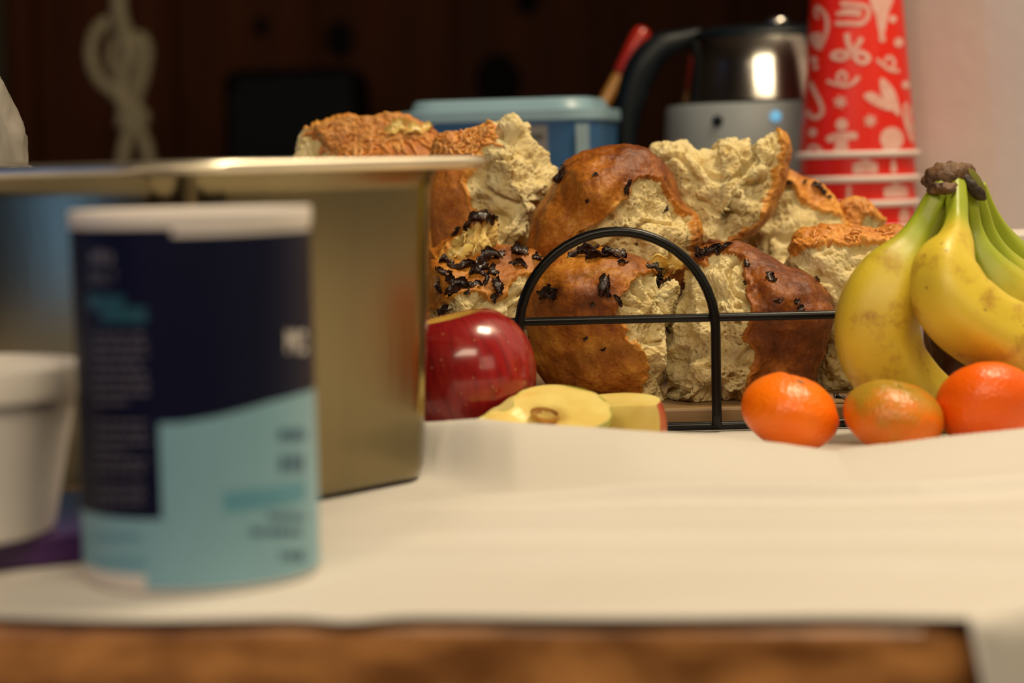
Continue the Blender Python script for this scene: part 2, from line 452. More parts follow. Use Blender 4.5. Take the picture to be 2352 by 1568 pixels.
xs = np.concatenate([np.linspace(-.70, -.30, 25, endpoint=False), np.linspace(-.30, HEMX - .02, 160, endpoint=False), np.linspace(HEMX - .02, HEMX + .03, 60, endpoint=False), np.linspace(HEMX + .03, .42, 80, endpoint=False), np.linspace(.42, .655, 40)])
V = []; nflap = 26
ts = np.concatenate([np.linspace(0, .36, 230, endpoint=False), np.linspace(.36, 1.36, 60)])
cols = []
for x in xs:
    fy = front_y(x)
    ymax = max(min(2.02, 1.85 - x) if x > .22 else 2.02, fy + .002)
    near = min(.36, .5 * (ymax - fy))
    y = fy + .001 + np.where(ts < .36, ts / .36 * near, near + (ts - .36) * (ymax - fy - near - .001))
    z = cloth_z(np.full_like(y, x), y)
    top = np.stack([np.full_like(y, x), y, z], 1)
    # hanging part past the front edge
    s = np.linspace(1, 0, nflap, endpoint=False)
    L = .0035 + .0025 * math.exp(-((x + .054) / .012) ** 2) + .0012 * math.sin(x * 38) if x < HEMX + .001 else .0035 + .20 * min(1, (x - HEMX - .001) / .016) ** .6
    L = max(L, .0015)
    arc = s * L; R = .007
    th = np.minimum(arc / R, PI / 2); drop = np.maximum(0, arc - R * PI / 2)
    out = R * np.sin(th) + drop * ((.10 + .10 * math.sin(x * 55)) if x > HEMX - .02 else .02)
    k = float(sstep(HEMX - .012, HEMX + .012, x)); nx_, ny_ = .70 * k, -1 + .30 * k
    fl = np.stack([x + out * nx_, fy + .001 + out * ny_, z[0] - R * (1 - np.cos(th)) - drop], 1)
    cols.append(np.concatenate([fl, top]))
G = np.array(cols); n1, n2 = G.shape[:2]
idx = np.arange(n1 * n2).reshape(n1, n2)
Q = np.stack([idx[:-1, :-1].ravel(), idx[1:, :-1].ravel(), idx[1:, 1:].ravel(), idx[:-1, 1:].ravel()], 1)
cm = fast_mesh('tablecloth', G.reshape(-1, 3), Q)
cl = link('tablecloth', cm, None, M_cloth)
tag(cl, 'white cloth with a raised fold covering the wooden table', 'tablecloth')
sd = cl.modifiers.new('thick', 'SOLIDIFY'); sd.thickness = .0008; sd.offset = -1

# ------------------------------------------------------------------ bread
def concentric(N):
    g = np.linspace(-1, 1, N); A, B = np.meshgrid(g, g, indexing='ij')
    r = np.where(np.abs(A) > np.abs(B), A, B); ph = np.zeros_like(A)
    with np.errstate(divide='ignore', invalid='ignore'):
        m1 = np.abs(A) > np.abs(B)
        ph = np.where(m1, (PI / 4) * np.where(A != 0, B / A, 0), PI / 2 - (PI / 4) * np.where(B != 0, A / B, 0))
    neg = r < 0
    ph = np.where(neg, ph + PI, ph)
    return np.abs(r), np.mod(ph, 2 * PI)
def rbf(ctrl, pts, sig=45.0, default=0.0):
    """Soft interpolation of (x, y, value) control points over pixel positions."""
    if not ctrl: return np.full(len(pts), default)
    num = np.full(len(pts), default * 1e-3); den = np.full(len(pts), 1e-3)
    for (cx, cy, v) in ctrl:
        w = np.exp(-((pts[:, 0] - cx) ** 2 + (pts[:, 1] - cy) ** 2) / (2 * sig * sig)); num += w * v; den += w
    return num / den

CHUNKS = {}
def bread(key, label, d, outline, Tf, Tb, crumb=(), relief=(), bake=(), bake0=.5, N=200, seed=0, crust=None, crumbm=None, rough=1.0, cheese=0.0, edge=2.4, rsig=45, cheese_y=9999, zmin=.0128):
    crust = crust or M_crust; crumbm = crumbm or M_crumb
    o2 = XZ(outline, d); B = spline(o2, 10, True)
    seg = np.linalg.norm(np.roll(B, -1, 0) - B, axis=1); cum = np.concatenate([[0], np.cumsum(seg)]); tot = cum[-1]
    Bc = np.vstack([B, B[:1]])
    def bound(ph):
        t = np.mod(ph / (2 * PI), 1) * tot
        return np.stack([np.interp(t, cum, Bc[:, 0]), np.interp(t, cum, Bc[:, 1])], -1)
    # area centroid
    xx, yy = B[:, 0], B[:, 1]; cr = xx * np.roll(yy, -1) - np.roll(xx, -1) * yy
    ar = cr.sum() / 2
    cen = np.array([((xx + np.roll(xx, -1)) * cr).sum(), ((yy + np.roll(yy, -1)) * cr).sum()]) / (6 * ar)
    sg, ph = concentric(N)
    s = .35 * sg + .65 * np.sin(sg * PI / 2)
    bb = bound(ph.ravel()); s1 = s.ravel()
    p2 = cen + s1[:, None] * (bb - cen)
    # pixel positions on a plane near the front surface, for masks
    dm = d - .65 * Tf
    def to_px(q):
        # exact inverse for the points at depth dm
        W = np.stack([q[:, 0], np.full(len(q), dm), q[:, 1] - CZ], 1)
        zc = W @ fw
        return np.stack([1176 + F * (W @ rt) / zc, 784 - F * (W @ up) / zc], 1)
    px = to_px(p2)
    depth = -Tf * (1 - s1 ** edge) ** (1 / 2.0)
    rel = rbf(relief, px, rsig)
    depth -= rel * (1 - s1 ** 6)
    Vf = np.stack([p2[:, 0], d + depth, p2[:, 1]], 1)
    ids = np.arange(N * N).reshape(N, N)
    Q = np.stack([ids[:-1, :-1].ravel(), ids[1:, :-1].ravel(), ids[1:, 1:].ravel(), ids[:-1, 1:].ravel()], 1)
    loop = np.concatenate([ids[0, :-1], ids[:-1, -1], ids[-1, :0:-1], ids[:0:-1, 0]])
    # back surface: rings inward
    rings = np.sin(np.linspace(PI / 2, 0.02, 15))[1:]
    VV = [Vf]; QQ = [Q]; prev = loop; base = N * N; m = len(loop); pl = p2[loop]; S = [s1]; PX = [px]
    for r in rings:
        q = cen + r * (pl - cen)
        VV.append(np.stack([q[:, 0], np.full(m, d) + Tb * math.sqrt(max(0, 1 - r ** 2.6)), q[:, 1]], 1))
        cur = np.arange(base, base + m); base += m; S.append(np.full(m, r)); PX.append(to_px(q))
        QQ.append(np.stack([prev, np.roll(prev, -1), np.roll(cur, -1), cur], 1)); prev = cur
    V = np.concatenate(VV); Q = np.concatenate(QQ); px = np.concatenate(PX); sall = np.concatenate(S)
    isfront = np.arange(len(V)) < N * N
    # make the winding face outward
    def normals(V):
        a, b, c, e = V[Q[:, 0]], V[Q[:, 1]], V[Q[:, 2]], V[Q[:, 3]]
        fn = np.cross(c - a, e - b); n = np.zeros_like(V)
        for k in range(4): np.add.at(n, Q[:, k], fn)
        return n / (np.linalg.norm(n, axis=1)[:, None] + 1e-12)
    n = normals(V)
    if n[ids[N // 2, N // 2], 1] > 0:
        Q[:len(QQ[0])] = Q[:len(QQ[0]), ::-1]
    n = normals(V)
    nb = n[N * N:]; 
    if (nb[-m:, 1].mean()) < 0:
        Q[len(QQ[0]):] = Q[len(QQ[0]):, ::-1]
    n = normals(V)
    so = np.array([seed * 13.7, seed * 7.1, seed * 3.3])
    W = V + so
    # crumb mask
    sdm = np.full(len(V), -1e3)
    for pg in crumb: sdm = np.maximum(sdm, poly_sd(px, pg))
    sdm = sdm + 12 * fbm(W * 70, 3) + 6 * pnoise(W * 300)
    mk = sstep(-4, 4, sdm)
    # displacement
    low = fbm(W * 45, 2)
    dc = .0022 * low + .0007 * fbm(W * 160, 2) + .00012 * pnoise(W * 700)
    if cheese > 0:
        rg = 1 - np.abs(fbm(W * np.array([130, 130, 220]), 3))
        dc = dc + cheese * (1 - sstep(cheese_y - 12, cheese_y + 12, px[:, 1])) * (.0035 * (rg - .7) + .0016 * fbm(W * 380, 2))
    clump = 1 - np.abs(fbm(W * 48, 2)) * 2.0
    wz, rid = worley(W * 135)
    pit = (1 - sstep(.16, .36, wz)) * (rid > .5)
    wz2, rid2 = worley(W * 330 + 5)
    pit2 = (1 - sstep(.14, .38, wz2)) * (rid2 > .45)
    wz3, rid3 = worley(W * 620 + 11)
    pit3 = (1 - sstep(.14, .42, wz3)) * (rid3 > .4)
    tr = np.abs(fbm(W * 30 + 9, 2))
    cb = -.0022 + rough * (.0004 * clump + .0052 * low + .0034 * pnoise(W * 82) + .0011 * pnoise(W * 190) + .0005 * pnoise(W * 420) + .0005 * fbm(W * 900, 2) - .0034 * pit - .0019 * pit2 - .0011 * pit3 - .0045 * (1 - sstep(.0, .16, tr)))
    disp = dc * (1 - mk) + cb * mk
    # crust lip just outside the torn area
    disp += .0012 * np.exp(-((sdm + 7) / 6.0) ** 2) * (sdm < 0)
    tang = np.stack([pnoise(W * 230 + 31), pnoise(W * 230 + 57), pnoise(W * 230 + 83)], 1) * .0003 * rough
    tang += np.stack([pnoise(W * 620 + 31), pnoise(W * 620 + 57), pnoise(W * 620 + 83)], 1) * .0005 * rough
    V = V + n * disp[:, None] + tang * mk[:, None]
    V[:, 2] = np.maximum(V[:, 2], zmin)          # every chunk is flat where it rests on the board
    n = normals(V)
    # bake: real browning of the crust; paler next to the tear
    bk = rbf(bake, px, 40, bake0)
    bk = bk - .22 * np.exp(-np.maximum(0, -sdm) / 9.0) + .10 * fbm(W * 40 + 3, 2)
    org = np.array([cen[0], d, V[:, 2].min()])
    root = thing('bread_chunk', label, 'bread', tuple(org), 0, 'torn bread in the wire basket')
    fm = mk[Q].mean(1) > .5
    if key == 'I':      # one continuous crust: stray scraps of it stay with the crumb
        qc = Q[~fm]; lab = np.arange(len(V))
        while True:
            mn = lab[qc].min(1); nl = lab.copy()
            for k in range(4): np.minimum.at(nl, qc[:, k], mn)
            nl = nl[nl]
            if (nl == lab).all(): break
            lab = nl
        fl = lab[qc[:, 0]]; u_, c_ = np.unique(fl, return_counts=True)
        w_ = np.where(~fm)[0]; fm[w_[fl != u_[c_.argmax()]]] = True
    obs = {}
    for nm, sel, mt in (('crust', ~fm, crust), ('crumb', fm, crumbm)):
        if sel.sum() < 20: continue
        q = Q[sel]; u, inv = np.unique(q, return_inverse=True)
        me = fast_mesh(nm, V[u] - org, inv.reshape(-1, 4))
        if len(me.vertices) == len(u):
            at = me.attributes.new('bake', 'FLOAT', 'POINT'); at.data.foreach_set('value', bk[u].astype(np.float32))
        obs[nm] = link(nm, me, root, mt)
    fr = np.where(isfront & (sall < .985))[0]
    # exact screen positions of the real surface, used to seat toppings
    Wc = V[fr] - np.array([0, 0, CZ]); zc = Wc @ fw
    spx = np.stack([1176 + F * (Wc @ rt) / zc, 784 - F * (Wc @ up) / zc], 1)
    CHUNKS[key] = dict(root=root, org=org, V=V[fr], n=n[fr], px=spx, mk=mk[fr])
    return root

def seat(key, x, y, crust_only=False):
    c = CHUNKS[key]; dd = (c['px'][:, 0] - x) ** 2 + (c['px'][:, 1] - y) ** 2
    # prefer the surface that faces the viewer at that spot
    near = np.where(dd < max(16, dd.min() * 1.5 + 1))[0]
    i = near[np.argmin(c['V'][near, 1])]
    return c['V'][i], c['n'][i]

def onion_mesh(seed, L=.011, W=.0045, curl=1.2):
    """One charred strip of onion: a thin curled ribbon with ragged edges."""
    r = np.random.default_rng(seed); nu, nv = 14, 5; top = []
    bend = r.uniform(-.9, .9); e0 = r.uniform(.55, 1.2, nu); e1 = r.uniform(.55, 1.2, nu); roll = r.uniform(-1.2, 1.2)
    for i in range(nu):
        u = i / (nu - 1)
        w = W * (math.sin(PI * (.10 + .80 * u)) ** .45)
        a_ = curl * (u - .5)
        x = L * math.sin(a_) / max(curl, .1); z = -L * (1 - math.cos(a_)) / max(curl, .1)
        for j in range(nv):
            v = j / (nv - 1) - .5
            ww = w * (e0[i] if v < 0 else e1[i])
            tw = roll * (u - .3)
            y = v * ww * math.cos(tw) + bend * L * (u - .5) ** 2
            top.append((x, y, z + .0008 + v * ww * math.sin(tw) * .7 + .0022 * (v * 2) ** 2 * (.5 + .5 * math.sin(u * 7 + seed)) + r.normal() * .00022))
    T = np.array(top); Bt = T - np.array([0, 0, .0006]); V = np.vstack([T, Bt]); Fc = []
    o = nu * nv
    for i in range(nu - 1):
        for j in range(nv - 1):
            a_, b2, c, e = i * nv + j, (i + 1) * nv + j, (i + 1) * nv + j + 1, i * nv + j + 1
            Fc.append((a_, b2, c, e)); Fc.append((a_ + o, e + o, c + o, b2 + o))
    bd = [j for j in range(nv)] + [i * nv + nv - 1 for i in range(1, nu)] + [(nu - 1) * nv + j for j in range(nv - 2, -1, -1)] + [i * nv for i in range(nu - 2, 0, -1)]
    for k in range(len(bd)):
        a_, b2 = bd[k], bd[(k + 1) % len(bd)]; Fc.append((b2, a_, a_ + o, b2 + o))
    return mesh('onion_piece', V, Fc)
_ro = random.Random(5)
ONM = [onion_mesh(k, _ro.uniform(.0055, .0115), _ro.uniform(.0030, .0055), _ro.uniform(.4, 2.0)) for k in range(10)]
ONY = [onion_mesh(40 + k, .009, .0055, .8) for k in range(4)]
for m in ONM: m.materials.append(M_onion)
for m in ONY: m.materials.append(M_onion_y)
def toppings(key, spots, pool=None, name='onion_piece'):
    c = CHUNKS[key]; pool = pool or ONM
    for k, sp in enumerate(spots):
        x, y = sp[0], sp[1]; sc = sp[2] if len(sp) > 2 else 1.0; ang = sp[3] if len(sp) > 3 else random.uniform(0, PI)
        p, n = seat(key, x, y)
        o = link(name, pool[(k * 5 + int(x)) % len(pool)], c['root'])
        nn = Vector(n); t = Vector((math.cos(ang), 0, math.sin(ang))); t = (t - nn * t.dot(nn)).normalized(); b2 = nn.cross(t)
        mw = Matrix((t, b2, nn)).transposed().to_4x4()
        o.matrix_local = Matrix.Translation(Vector(p - c['org']) + nn * .0002) @ mw @ Matrix.Scale(sc, 4)
def shreds(key, region, count, rad=.0009, seed=1, lmin=.008, lmax=.02, mt=None, name='cheese_shreds'):
    """Melted cheese strands lying over the crust, joined: nobody could pick them apart."""
    c = CHUNKS[key]; r = np.random.default_rng(seed); ins = np.where((poly_sd(c['px'], region) > 0) & (c['mk'] < .5))[0]
    if len(ins) == 0: return
    kd = KDTree(len(c['V']))
    for i, v in enumerate(c['V']): kd.insert(v, i)
    kd.balance(); mb = MB()
    for _ in range(count):
        i = ins[r.integers(len(ins))]; p = c['V'][i].copy(); n = c['n'][i]
        dr = r.normal(size=3); dr -= n * dr.dot(n); dr /= np.linalg.norm(dr) + 1e-9
        L = r.uniform(lmin, lmax); st = .0016; pts = []
        for k in range(int(L / st)):
            co, j, _d = kd.find(p); n = c['n'][j]
            pts.append(np.array(co) + n * rad * .45)
            dr = dr + r.normal(size=3) * .28; dr -= n * dr.dot(n); dr /= np.linalg.norm(dr) + 1e-9
            p = np.array(co) + dr * st
        if len(pts) < 4: continue
        Rr = [rad * r.uniform(.75, 1.25) * (.5 if k in (0, len(pts) - 1) else 1) for k in range(len(pts))]
        mb.tube([q - c['org'] for q in pts], Rr, 6)
    o = mb.build(name, mt or M_cheese, c['root']); o['kind'] = 'stuff'

#BREADS
bread('A', 'cheese-topped bread slab peeking over the steel pan rim, pale torn end outward', 1.318,
      [(668, 345), (676, 318), (690, 292), (735, 283), (790, 264), (860, 263), (905, 253), (945, 262), (978, 288), (1010, 306), (1050, 325), (1074, 352), (1062, 420), (1040, 600), (1020, 930), (720, 930), (690, 600), (668, 420)],
      .028, .04, crumb=[[(610, 296), (700, 288), (738, 312), (764, 345), (764, 700), (610, 700)]],
      relief=[(800, 300, -.012), (900, 290, -.014), (860, 350, .006), (980, 340, .006), (1040, 350, 0)],
      bake=[(740, 300, .35), (800, 290, .38), (870, 280, .42), (930, 265, .48), (860, 335, .66), (960, 330, .66), (1040, 340, .68), (780, 345, .45)], bake0=.45, N=230, seed=1, crust=M_cheese_crust, cheese=.5, rough=.55, cheese_y=322)
bread('B', 'tall torn bread chunk of shaggy white crumb with orange cheese crust, beside the pan rim', 1.258,
      [(1000, 325), (1040, 302), (1090, 287), (1130, 276), (1148, 264), (1165, 257), (1190, 268), (1215, 288), (1226, 318), (1250, 345), (1284, 388), (1277, 420), (1250, 465), (1228, 520), (1218, 580), (1200, 700), (1180, 930), (1010, 930), (1000, 700), (985, 450)],
      .036, .03, crumb=[[(1136, 262), (1160, 235), (1240, 262), (1310, 380), (1290, 440), (1240, 530), (1222, 600), (1150, 600), (1140, 545), (1112, 500), (1088, 470), (1068, 420), (1092, 385), (1120, 340)]],
      relief=[(1180, 330, .010), (1190, 420, .014), (1100, 440, -.004), (1120, 480, -.012), (1190, 540, .006), (1050, 330, -.012), (1250, 400, .0)],
      bake=[(1060, 310, .35), (1110, 300, .35), (1110, 345, .5), (1040, 420, .60), (1060, 500, .66), (1020, 560, .7)], bake0=.6, N=240, seed=2, crust=M_cheese_crust, cheese=.45, rough=1.1, cheese_y=350)
bread('C', 'small yellow onion bread piece with a charred top edge, wedged above the dark onion chunk', 1.210,
      [(985, 585), (1000, 570), (1040, 543), (1080, 512), (1108, 489), (1130, 498), (1146, 535), (1142, 590), (1125, 640), (1100, 800), (1020, 800), (985, 700)],
      .03, .018, crumb=[[(1030, 565), (1080, 532), (1122, 508), (1160, 530), (1150, 640), (1000, 650), (1010, 600)]],
      relief=[(1110, 510, .004), (1080, 560, .004), (1040, 600, 0)],
      bake=[(1100, 495, 1.0), (1070, 515, .75), (1030, 550, .5), (1010, 570, .35)], bake0=.5, N=150, seed=3, crumbm=M_crumb_y, rough=.75)
bread('D', 'low onion bread chunk thick with charred onion, right behind the whole red apple', 1.175,
      [(985, 612), (1010, 596), (1060, 602), (1100, 582), (1140, 567), (1200, 567), (1240, 585), (1258, 620), (1240, 680), (1225, 760), (1215, 930), (1000, 930), (980, 760)],
      .032, .019, crumb=[[(1020, 700), (1055, 672), (1100, 662), (1125, 690), (1150, 690), (1190, 640), (1222, 640), (1220, 740), (1210, 940), (970, 940), (985, 720)]],
      relief=[(1050, 660, .012), (1110, 660, .010), (1180, 600, -.008), (1170, 690, .002), (1140, 650, -.010), (1020, 630, 0)],
      bake=[(1060, 650, .35), (1110, 640, .45), (1180, 580, .52), (1220, 600, .5), (1020, 680, .35), (1200, 630, .3)], bake0=.45, N=190, seed=4, rough=.85)
bread('E', 'domed brown-crusted bread chunk torn open on one side, topmost behind the wire arch', 1.215,
      [(1210, 575), (1222, 505), (1255, 445), (1284, 395), (1306, 362), (1350, 340), (1410, 331), (1470, 334), (1512, 362), (1546, 402), (1562, 445), (1570, 470), (1597, 498), (1609, 535), (1602, 580), (1570, 640), (1500, 720), (1400, 760), (1280, 760), (1215, 660)],
      .040, .035, crumb=[[(1290, 590), (1330, 535), (1385, 505), (1425, 475), (1450, 440), (1462, 412), (1490, 400), (1512, 418), (1535, 440), (1556, 466), (1600, 510), (1602, 580), (1520, 640), (1400, 660), (1300, 640)]],
      relief=[(1380, 420, .010), (1300, 500, .004), (1480, 390, .004), (1490, 480, -.004), (1540, 450, -.008), (1480, 540, .002), (1400, 560, -.006), (1580, 530, .0)],
      bake=[(1340, 400, .52), (1420, 350, .74), (1500, 370, .76), (1540, 420, .66), (1270, 500, .52), (1380, 460, .42), (1300, 540, .48), (1600, 540, .5), (1240, 560, .5)], bake0=.55, N=240, seed=5, rough=.95)
bread('F', 'large pale torn crumb piece with thin golden crust on one edge, before the kettle', 1.264,
      [(1492, 345), (1512, 319), (1570, 314), (1600, 330), (1640, 339), (1650, 314), (1682, 304), (1712, 316), (1732, 345), (1743, 350), (1746, 311), (1776, 293), (1806, 308), (1809, 360), (1801, 420), (1782, 470), (1742, 520), (1702, 560), (1690, 640), (1650, 760), (1560, 760), (1540, 620), (1500, 480), (1488, 400)],
      .032, .022, crumb=[[(1460, 260), (1791, 260), (1795, 312), (1794, 380), (1782, 430), (1752, 480), (1712, 515), (1692, 540), (1620, 552), (1540, 545), (1460, 500)]],
      relief=[(1600, 400, .004), (1680, 360, .004), (1740, 370, -.006), (1650, 480, .006), (1770, 330, .0), (1560, 470, -.006)],
      bake=[(1803, 340, .38), (1795, 430, .45), (1740, 510, .42), (1690, 550, .55), (1620, 580, .7)], bake0=.5, N=250, seed=6, rough=.95)
bread('G', 'pale bread piece with a speckled golden top crust, in front of the red cups', 1.296,
      [(1722, 490), (1760, 450), (1798, 405), (1815, 392), (1850, 410), (1880, 417), (1905, 440), (1930, 470), (1947, 512), (1942, 560), (1900, 640), (1880, 930), (1740, 930), (1710, 640), (1712, 545)],
      .025, .03, crumb=[[(1690, 480), (1788, 415), (1822, 425), (1850, 450), (1880, 490), (1925, 505), (1944, 540), (1910, 660), (1690, 660)]],
      relief=[(1800, 470, .0), (1880, 450, -.004), (1830, 540, .006)],
      bake=[(1820, 405, .5), (1860, 420, .62), (1890, 430, .66), (1900, 460, .35), (1930, 490, .35)], bake0=.45, N=170, seed=7, crust=M_cheese_crust, cheese=.2, rough=.7)
bread('H', 'small knobbly cheese-crusted bread end, farthest back near the banana stems', 1.302,
      [(1922, 480), (1935, 460), (1955, 454), (1985, 460), (2008, 478), (2034, 520), (2030, 560), (1998, 640), (1982, 930), (1930, 930), (1918, 560)],
      .026, .03, crumb=[[(1994, 488), (2016, 492), (2060, 530), (2060, 620), (1985, 620), (1990, 520)]],
      relief=[(1960, 470, .006), (1965, 505, -.012)],
      bake=[(1955, 462, .42), (1965, 500, .7), (1990, 475, .45)], bake0=.5, N=120, seed=8, crust=M_cheese_crust, cheese=.4)
bread('I', 'broad pale bread slab with a flat cheese top crust, behind the bunch of bananas', 1.205,
      [(1812, 572), (1826, 534), (1870, 519), (1940, 514), (2010, 521), (2062, 516), (2090, 545), (2092, 600), (2085, 700), (2065, 928), (1872, 928), (1850, 800), (1838, 700), (1806, 625), (1796, 592)],
      .034, .03, crumb=[[(1780, 594), (1822, 582), (1850, 566), (1900, 558), (1960, 556), (2030, 564), (2110, 570), (2110, 910), (1780, 910)]],
      relief=[(1940, 540, .004), (1940, 640, .002), (1890, 800, -.008), (1950, 760, .004)],
      bake=[(1830, 545, .6), (1880, 528, .5), (1960, 525, .5), (2060, 530, .55)], bake0=.5, N=210, seed=9, crust=M_cheese_crust, cheese=.4, rough=.62, cheese_y=560)
bread('J', 'glossy brown bread chunk with a few onion bits, framed by the black wire arch', 1.165,
      [(1203, 715), (1214, 655), (1240, 612), (1282, 586), (1340, 571), (1400, 566), (1450, 580), (1490, 605), (1512, 632), (1540, 640), (1566, 648), (1562, 700), (1546, 745), (1536, 800), (1534, 880), (1525, 934), (1475, 934), (1380, 926), (1292, 912), (1244, 872), (1222, 812), (1216, 760)],
      .036, .022, crumb=[[(1424, 716), (1430, 672), (1448, 650), (1498, 628), (1600, 625), (1610, 760), (1530, 950), (1468, 950), (1474, 905), (1496, 862), (1474, 806), (1440, 762)]],
      relief=[(1330, 650, .012), (1400, 640, .010), (1250, 690, .0), (1330, 730, -.002), (1330, 800, -.008), (1400, 860, -.004), (1470, 670, .004), (1500, 740, -.010), (1550, 720, -.012), (1500, 900, -.010), (1460, 780, .002), (1350, 590, -.008)],
      bake=[(1240, 680, .68), (1300, 610, .36), (1340, 600, .34), (1370, 650, .58), (1440, 620, .55), (1330, 700, .78), (1390, 720, .74), (1300, 750, .42), (1340, 775, .30), (1400, 780, .32), (1300, 850, .44), (1400, 860, .46), (1450, 850, .32), (1370, 910, .66), (1250, 800, .38)], bake0=.5, N=250, seed=10, rough=1.0, edge=3.6)
bread('K', 'rounded bread chunk with shiny dark crust and torn front, beside the bananas and mandarins', 1.17,
      [(1518, 775), (1534, 705), (1565, 645), (1588, 600), (1602, 575), (1640, 560), (1690, 551), (1732, 562), (1790, 598), (1850, 628), (1892, 660), (1917, 702), (1908, 750), (1892, 800), (1874, 860), (1862, 934), (1700, 938), (1560, 936), (1528, 934), (1516, 850)],
      .038, .022, crumb=[[(1470, 950), (1470, 620), (1585, 622), (1630, 604), (1672, 582), (1706, 590), (1712, 660), (1716, 720), (1700, 770), (1722, 805), (1722, 850), (1700, 905), (1690, 960)]],
      relief=[(1620, 660, -.004), (1680, 620, -.010), (1650, 700, .008), (1560, 720, -.004), (1600, 820, .004), (1530, 830, -.018), (1680, 850, .0), (1800, 660, .012), (1830, 720, .010), (1800, 800, -.004), (1600, 900, .006), (1650, 780, -.006)],
      bake=[(1640, 568, .66), (1740, 600, .76), (1740, 690, .62), (1800, 640, .80), (1870, 680, .74), (1850, 720, .66), (1760, 725, .70), (1800, 740, .9), (1800, 800, .80), (1770, 860, .68), (1730, 880, .42), (1850, 850, .74)], bake0=.68, N=250, seed=11, rough=1.1, edge=3.2)
bread('L', 'dark bread-shaped filler added for the shade in the gap between two bananas', 1.185,
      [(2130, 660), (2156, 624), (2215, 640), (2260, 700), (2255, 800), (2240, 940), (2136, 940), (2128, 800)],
      .026, .03, bake=[(2160, 780, 1.0)], bake0=1.0, N=100, seed=12, zmin=.0024)  # added dark chunk standing in for the shade between the bananas
#TOPPINGS
toppings('D', [(1026, 598, 1.3, .2), (1016, 622, 1.2, 1.9), (1034, 642, 1.2, 2.4), (1064, 612, 1.6, .2), (1094, 622, 1.3, 2.9), (1112, 612, 1.2, 1.2), (1132, 622, 1.4, 1.9), (1142, 652, 1.3, 1.7), (1140, 676, 1.1, 1.6), (1046, 660, 1.5, .9), (1064, 652, 1.3, 2.6), (1086, 652, 1.0, .1),
               (1024, 712, 1.3, .4), (1010, 652, 1.2, 2.2), (1196, 575, 1.5, .1), (1190, 602, 1.2, 2.9), (1236, 590, 1.0, .4), (1118, 590, 1.6, .7), (1150, 582, .8, .2), (1112, 718, .6, .5), (1074, 672, .6, .5), (1120, 640, 1.0, 1.2)])
toppings('C', [(1100, 498, 1.4, .5), (1076, 508, 1.1, .6), (1126, 502, 1.2, 2.6), (1046, 535, .8, .5)])
toppings('C', [(1070, 590, 2.0, 1.2), (1040, 600, 1.7, .9), (1108, 590, 1.8, 1.1), (1060, 560, 1.6, .7)], ONY)
toppings('J', [(1335, 582, 1.6, 2.9), (1370, 590, 1.8, .1), (1410, 582, 1.7, .3), (1350, 572, 1.4, .3), (1250, 672, 1.3, .3), (1272, 676, 1.0, 1.2), (1268, 664, .8, .1), (1386, 650, 1.3, 1.3), (1398, 664, .9, 1.6), (1420, 690, .9, 2.1), (1496, 612, 1.1, 2.4), (1512, 632, 1.3, 2.2), (1520, 648, 1.2, 1.9), (1430, 600, .8, .3), (1362, 700, .5, .3), (1345, 780, .35, .5), (1385, 805, .4, .5)])
toppings('K', [(1612, 580, 1.6, 2.8), (1634, 574, 1.2, .3), (1652, 572, 1.1, .9), (1664, 566, .8, .2), (1716, 604, .7, 1.2), (1768, 634, .9, 1.8), (1712, 650, .5, 1.2), (1790, 688, .6, .3), (1842, 708, .9, .4), (1832, 690, .6, .2), (1880, 640, .5, .3)])
toppings('E', [(1438, 432, 1.0, 1.3), (1528, 480, .7, 1.0), (1346, 462, .4, .2), (1368, 398, .4, .2), (1290, 402, 1.4, 1.4)])
toppings('E', [(1545, 600, 2.2, 1.0), (1525, 605, 1.8, 2.0)], ONY)
toppings('G', [(1812, 420, .7, .3), (1850, 414, .6, .9), (1880, 425, .9, .4), (1892, 440, .8, 2.8), (1905, 450, .6, .5)])
shreds('A', [(690, 275), (1000, 240), (1010, 300), (940, 330), (740, 345), (700, 310)], 210, .00105, 3, .008, .022)
shreds('A', [(750, 300), (960, 290), (1060, 345), (760, 365)], 40, .0008, 4, .012, .022)
toppings('A', [(950, 300, 1.6, .3), (975, 292, 1.4, .6), (925, 285, 1.5, 2.9), (900, 300, 1.2, .2)], ONY)
shreds('B', [(1000, 290), (1140, 260), (1150, 320), (1110, 350), (1010, 340)], 80, .0010, 5, .007, .016)
shreds('B', [(1150, 250), (1215, 255), (1215, 290), (1170, 290)], 5, .0014, 6, .006, .010)
shreds('I', [(1810, 500), (2100, 500), (2100, 550), (1820, 560)], 40, .0009, 7, .005, .010)
shreds('H', [(1920, 450), (2030, 450), (2010, 490), (1930, 480)], 30, .0011, 8, .006, .012)

# ------------------------------------------------------------------ wire basket
bk_ = thing('bread_basket', 'black wire basket with arched sides and a wooden base board holding torn bread', 'basket', (0.04, 1.2, 0.0015))
def off(p): return (p[0] - .04, p[1] - 1.2, p[2])
bx0, bx1, by0, by1 = -.185, .2265, 1.108, 1.372
brd = MB().box((bx0 + .012 - .04, by0 + .010 - 1.2, .0022), (bx1 - .012 - .04, by1 - .012 - 1.2, .0110)).build('base_board', M_boardwood, bk_, False); bevel(brd, .0015)
RW = .0026
zb = P(1500, 738.5, by0)[2]
def ring(z, r=.02):
    pts = []
    for cx, cy, a0 in ((bx1 - r, by1 - r, 0), (bx0 + r, by1 - r, PI / 2), (bx0 + r, by0 + r, PI), (bx1 - r, by0 + r, 1.5 * PI)):
        for k in range(7): pts.append(off((cx + r * math.cos(a0 + k * PI / 12), cy + r * math.sin(a0 + k * PI / 12), z)))
    return pts
MB().tube(ring(RW), RW * .9, 12, True).build('bottom_wire', M_black_wire, bk_)
MB().tube(ring(zb), RW * .86, 12, True).build('rim_wire', M_black_wire, bk_)
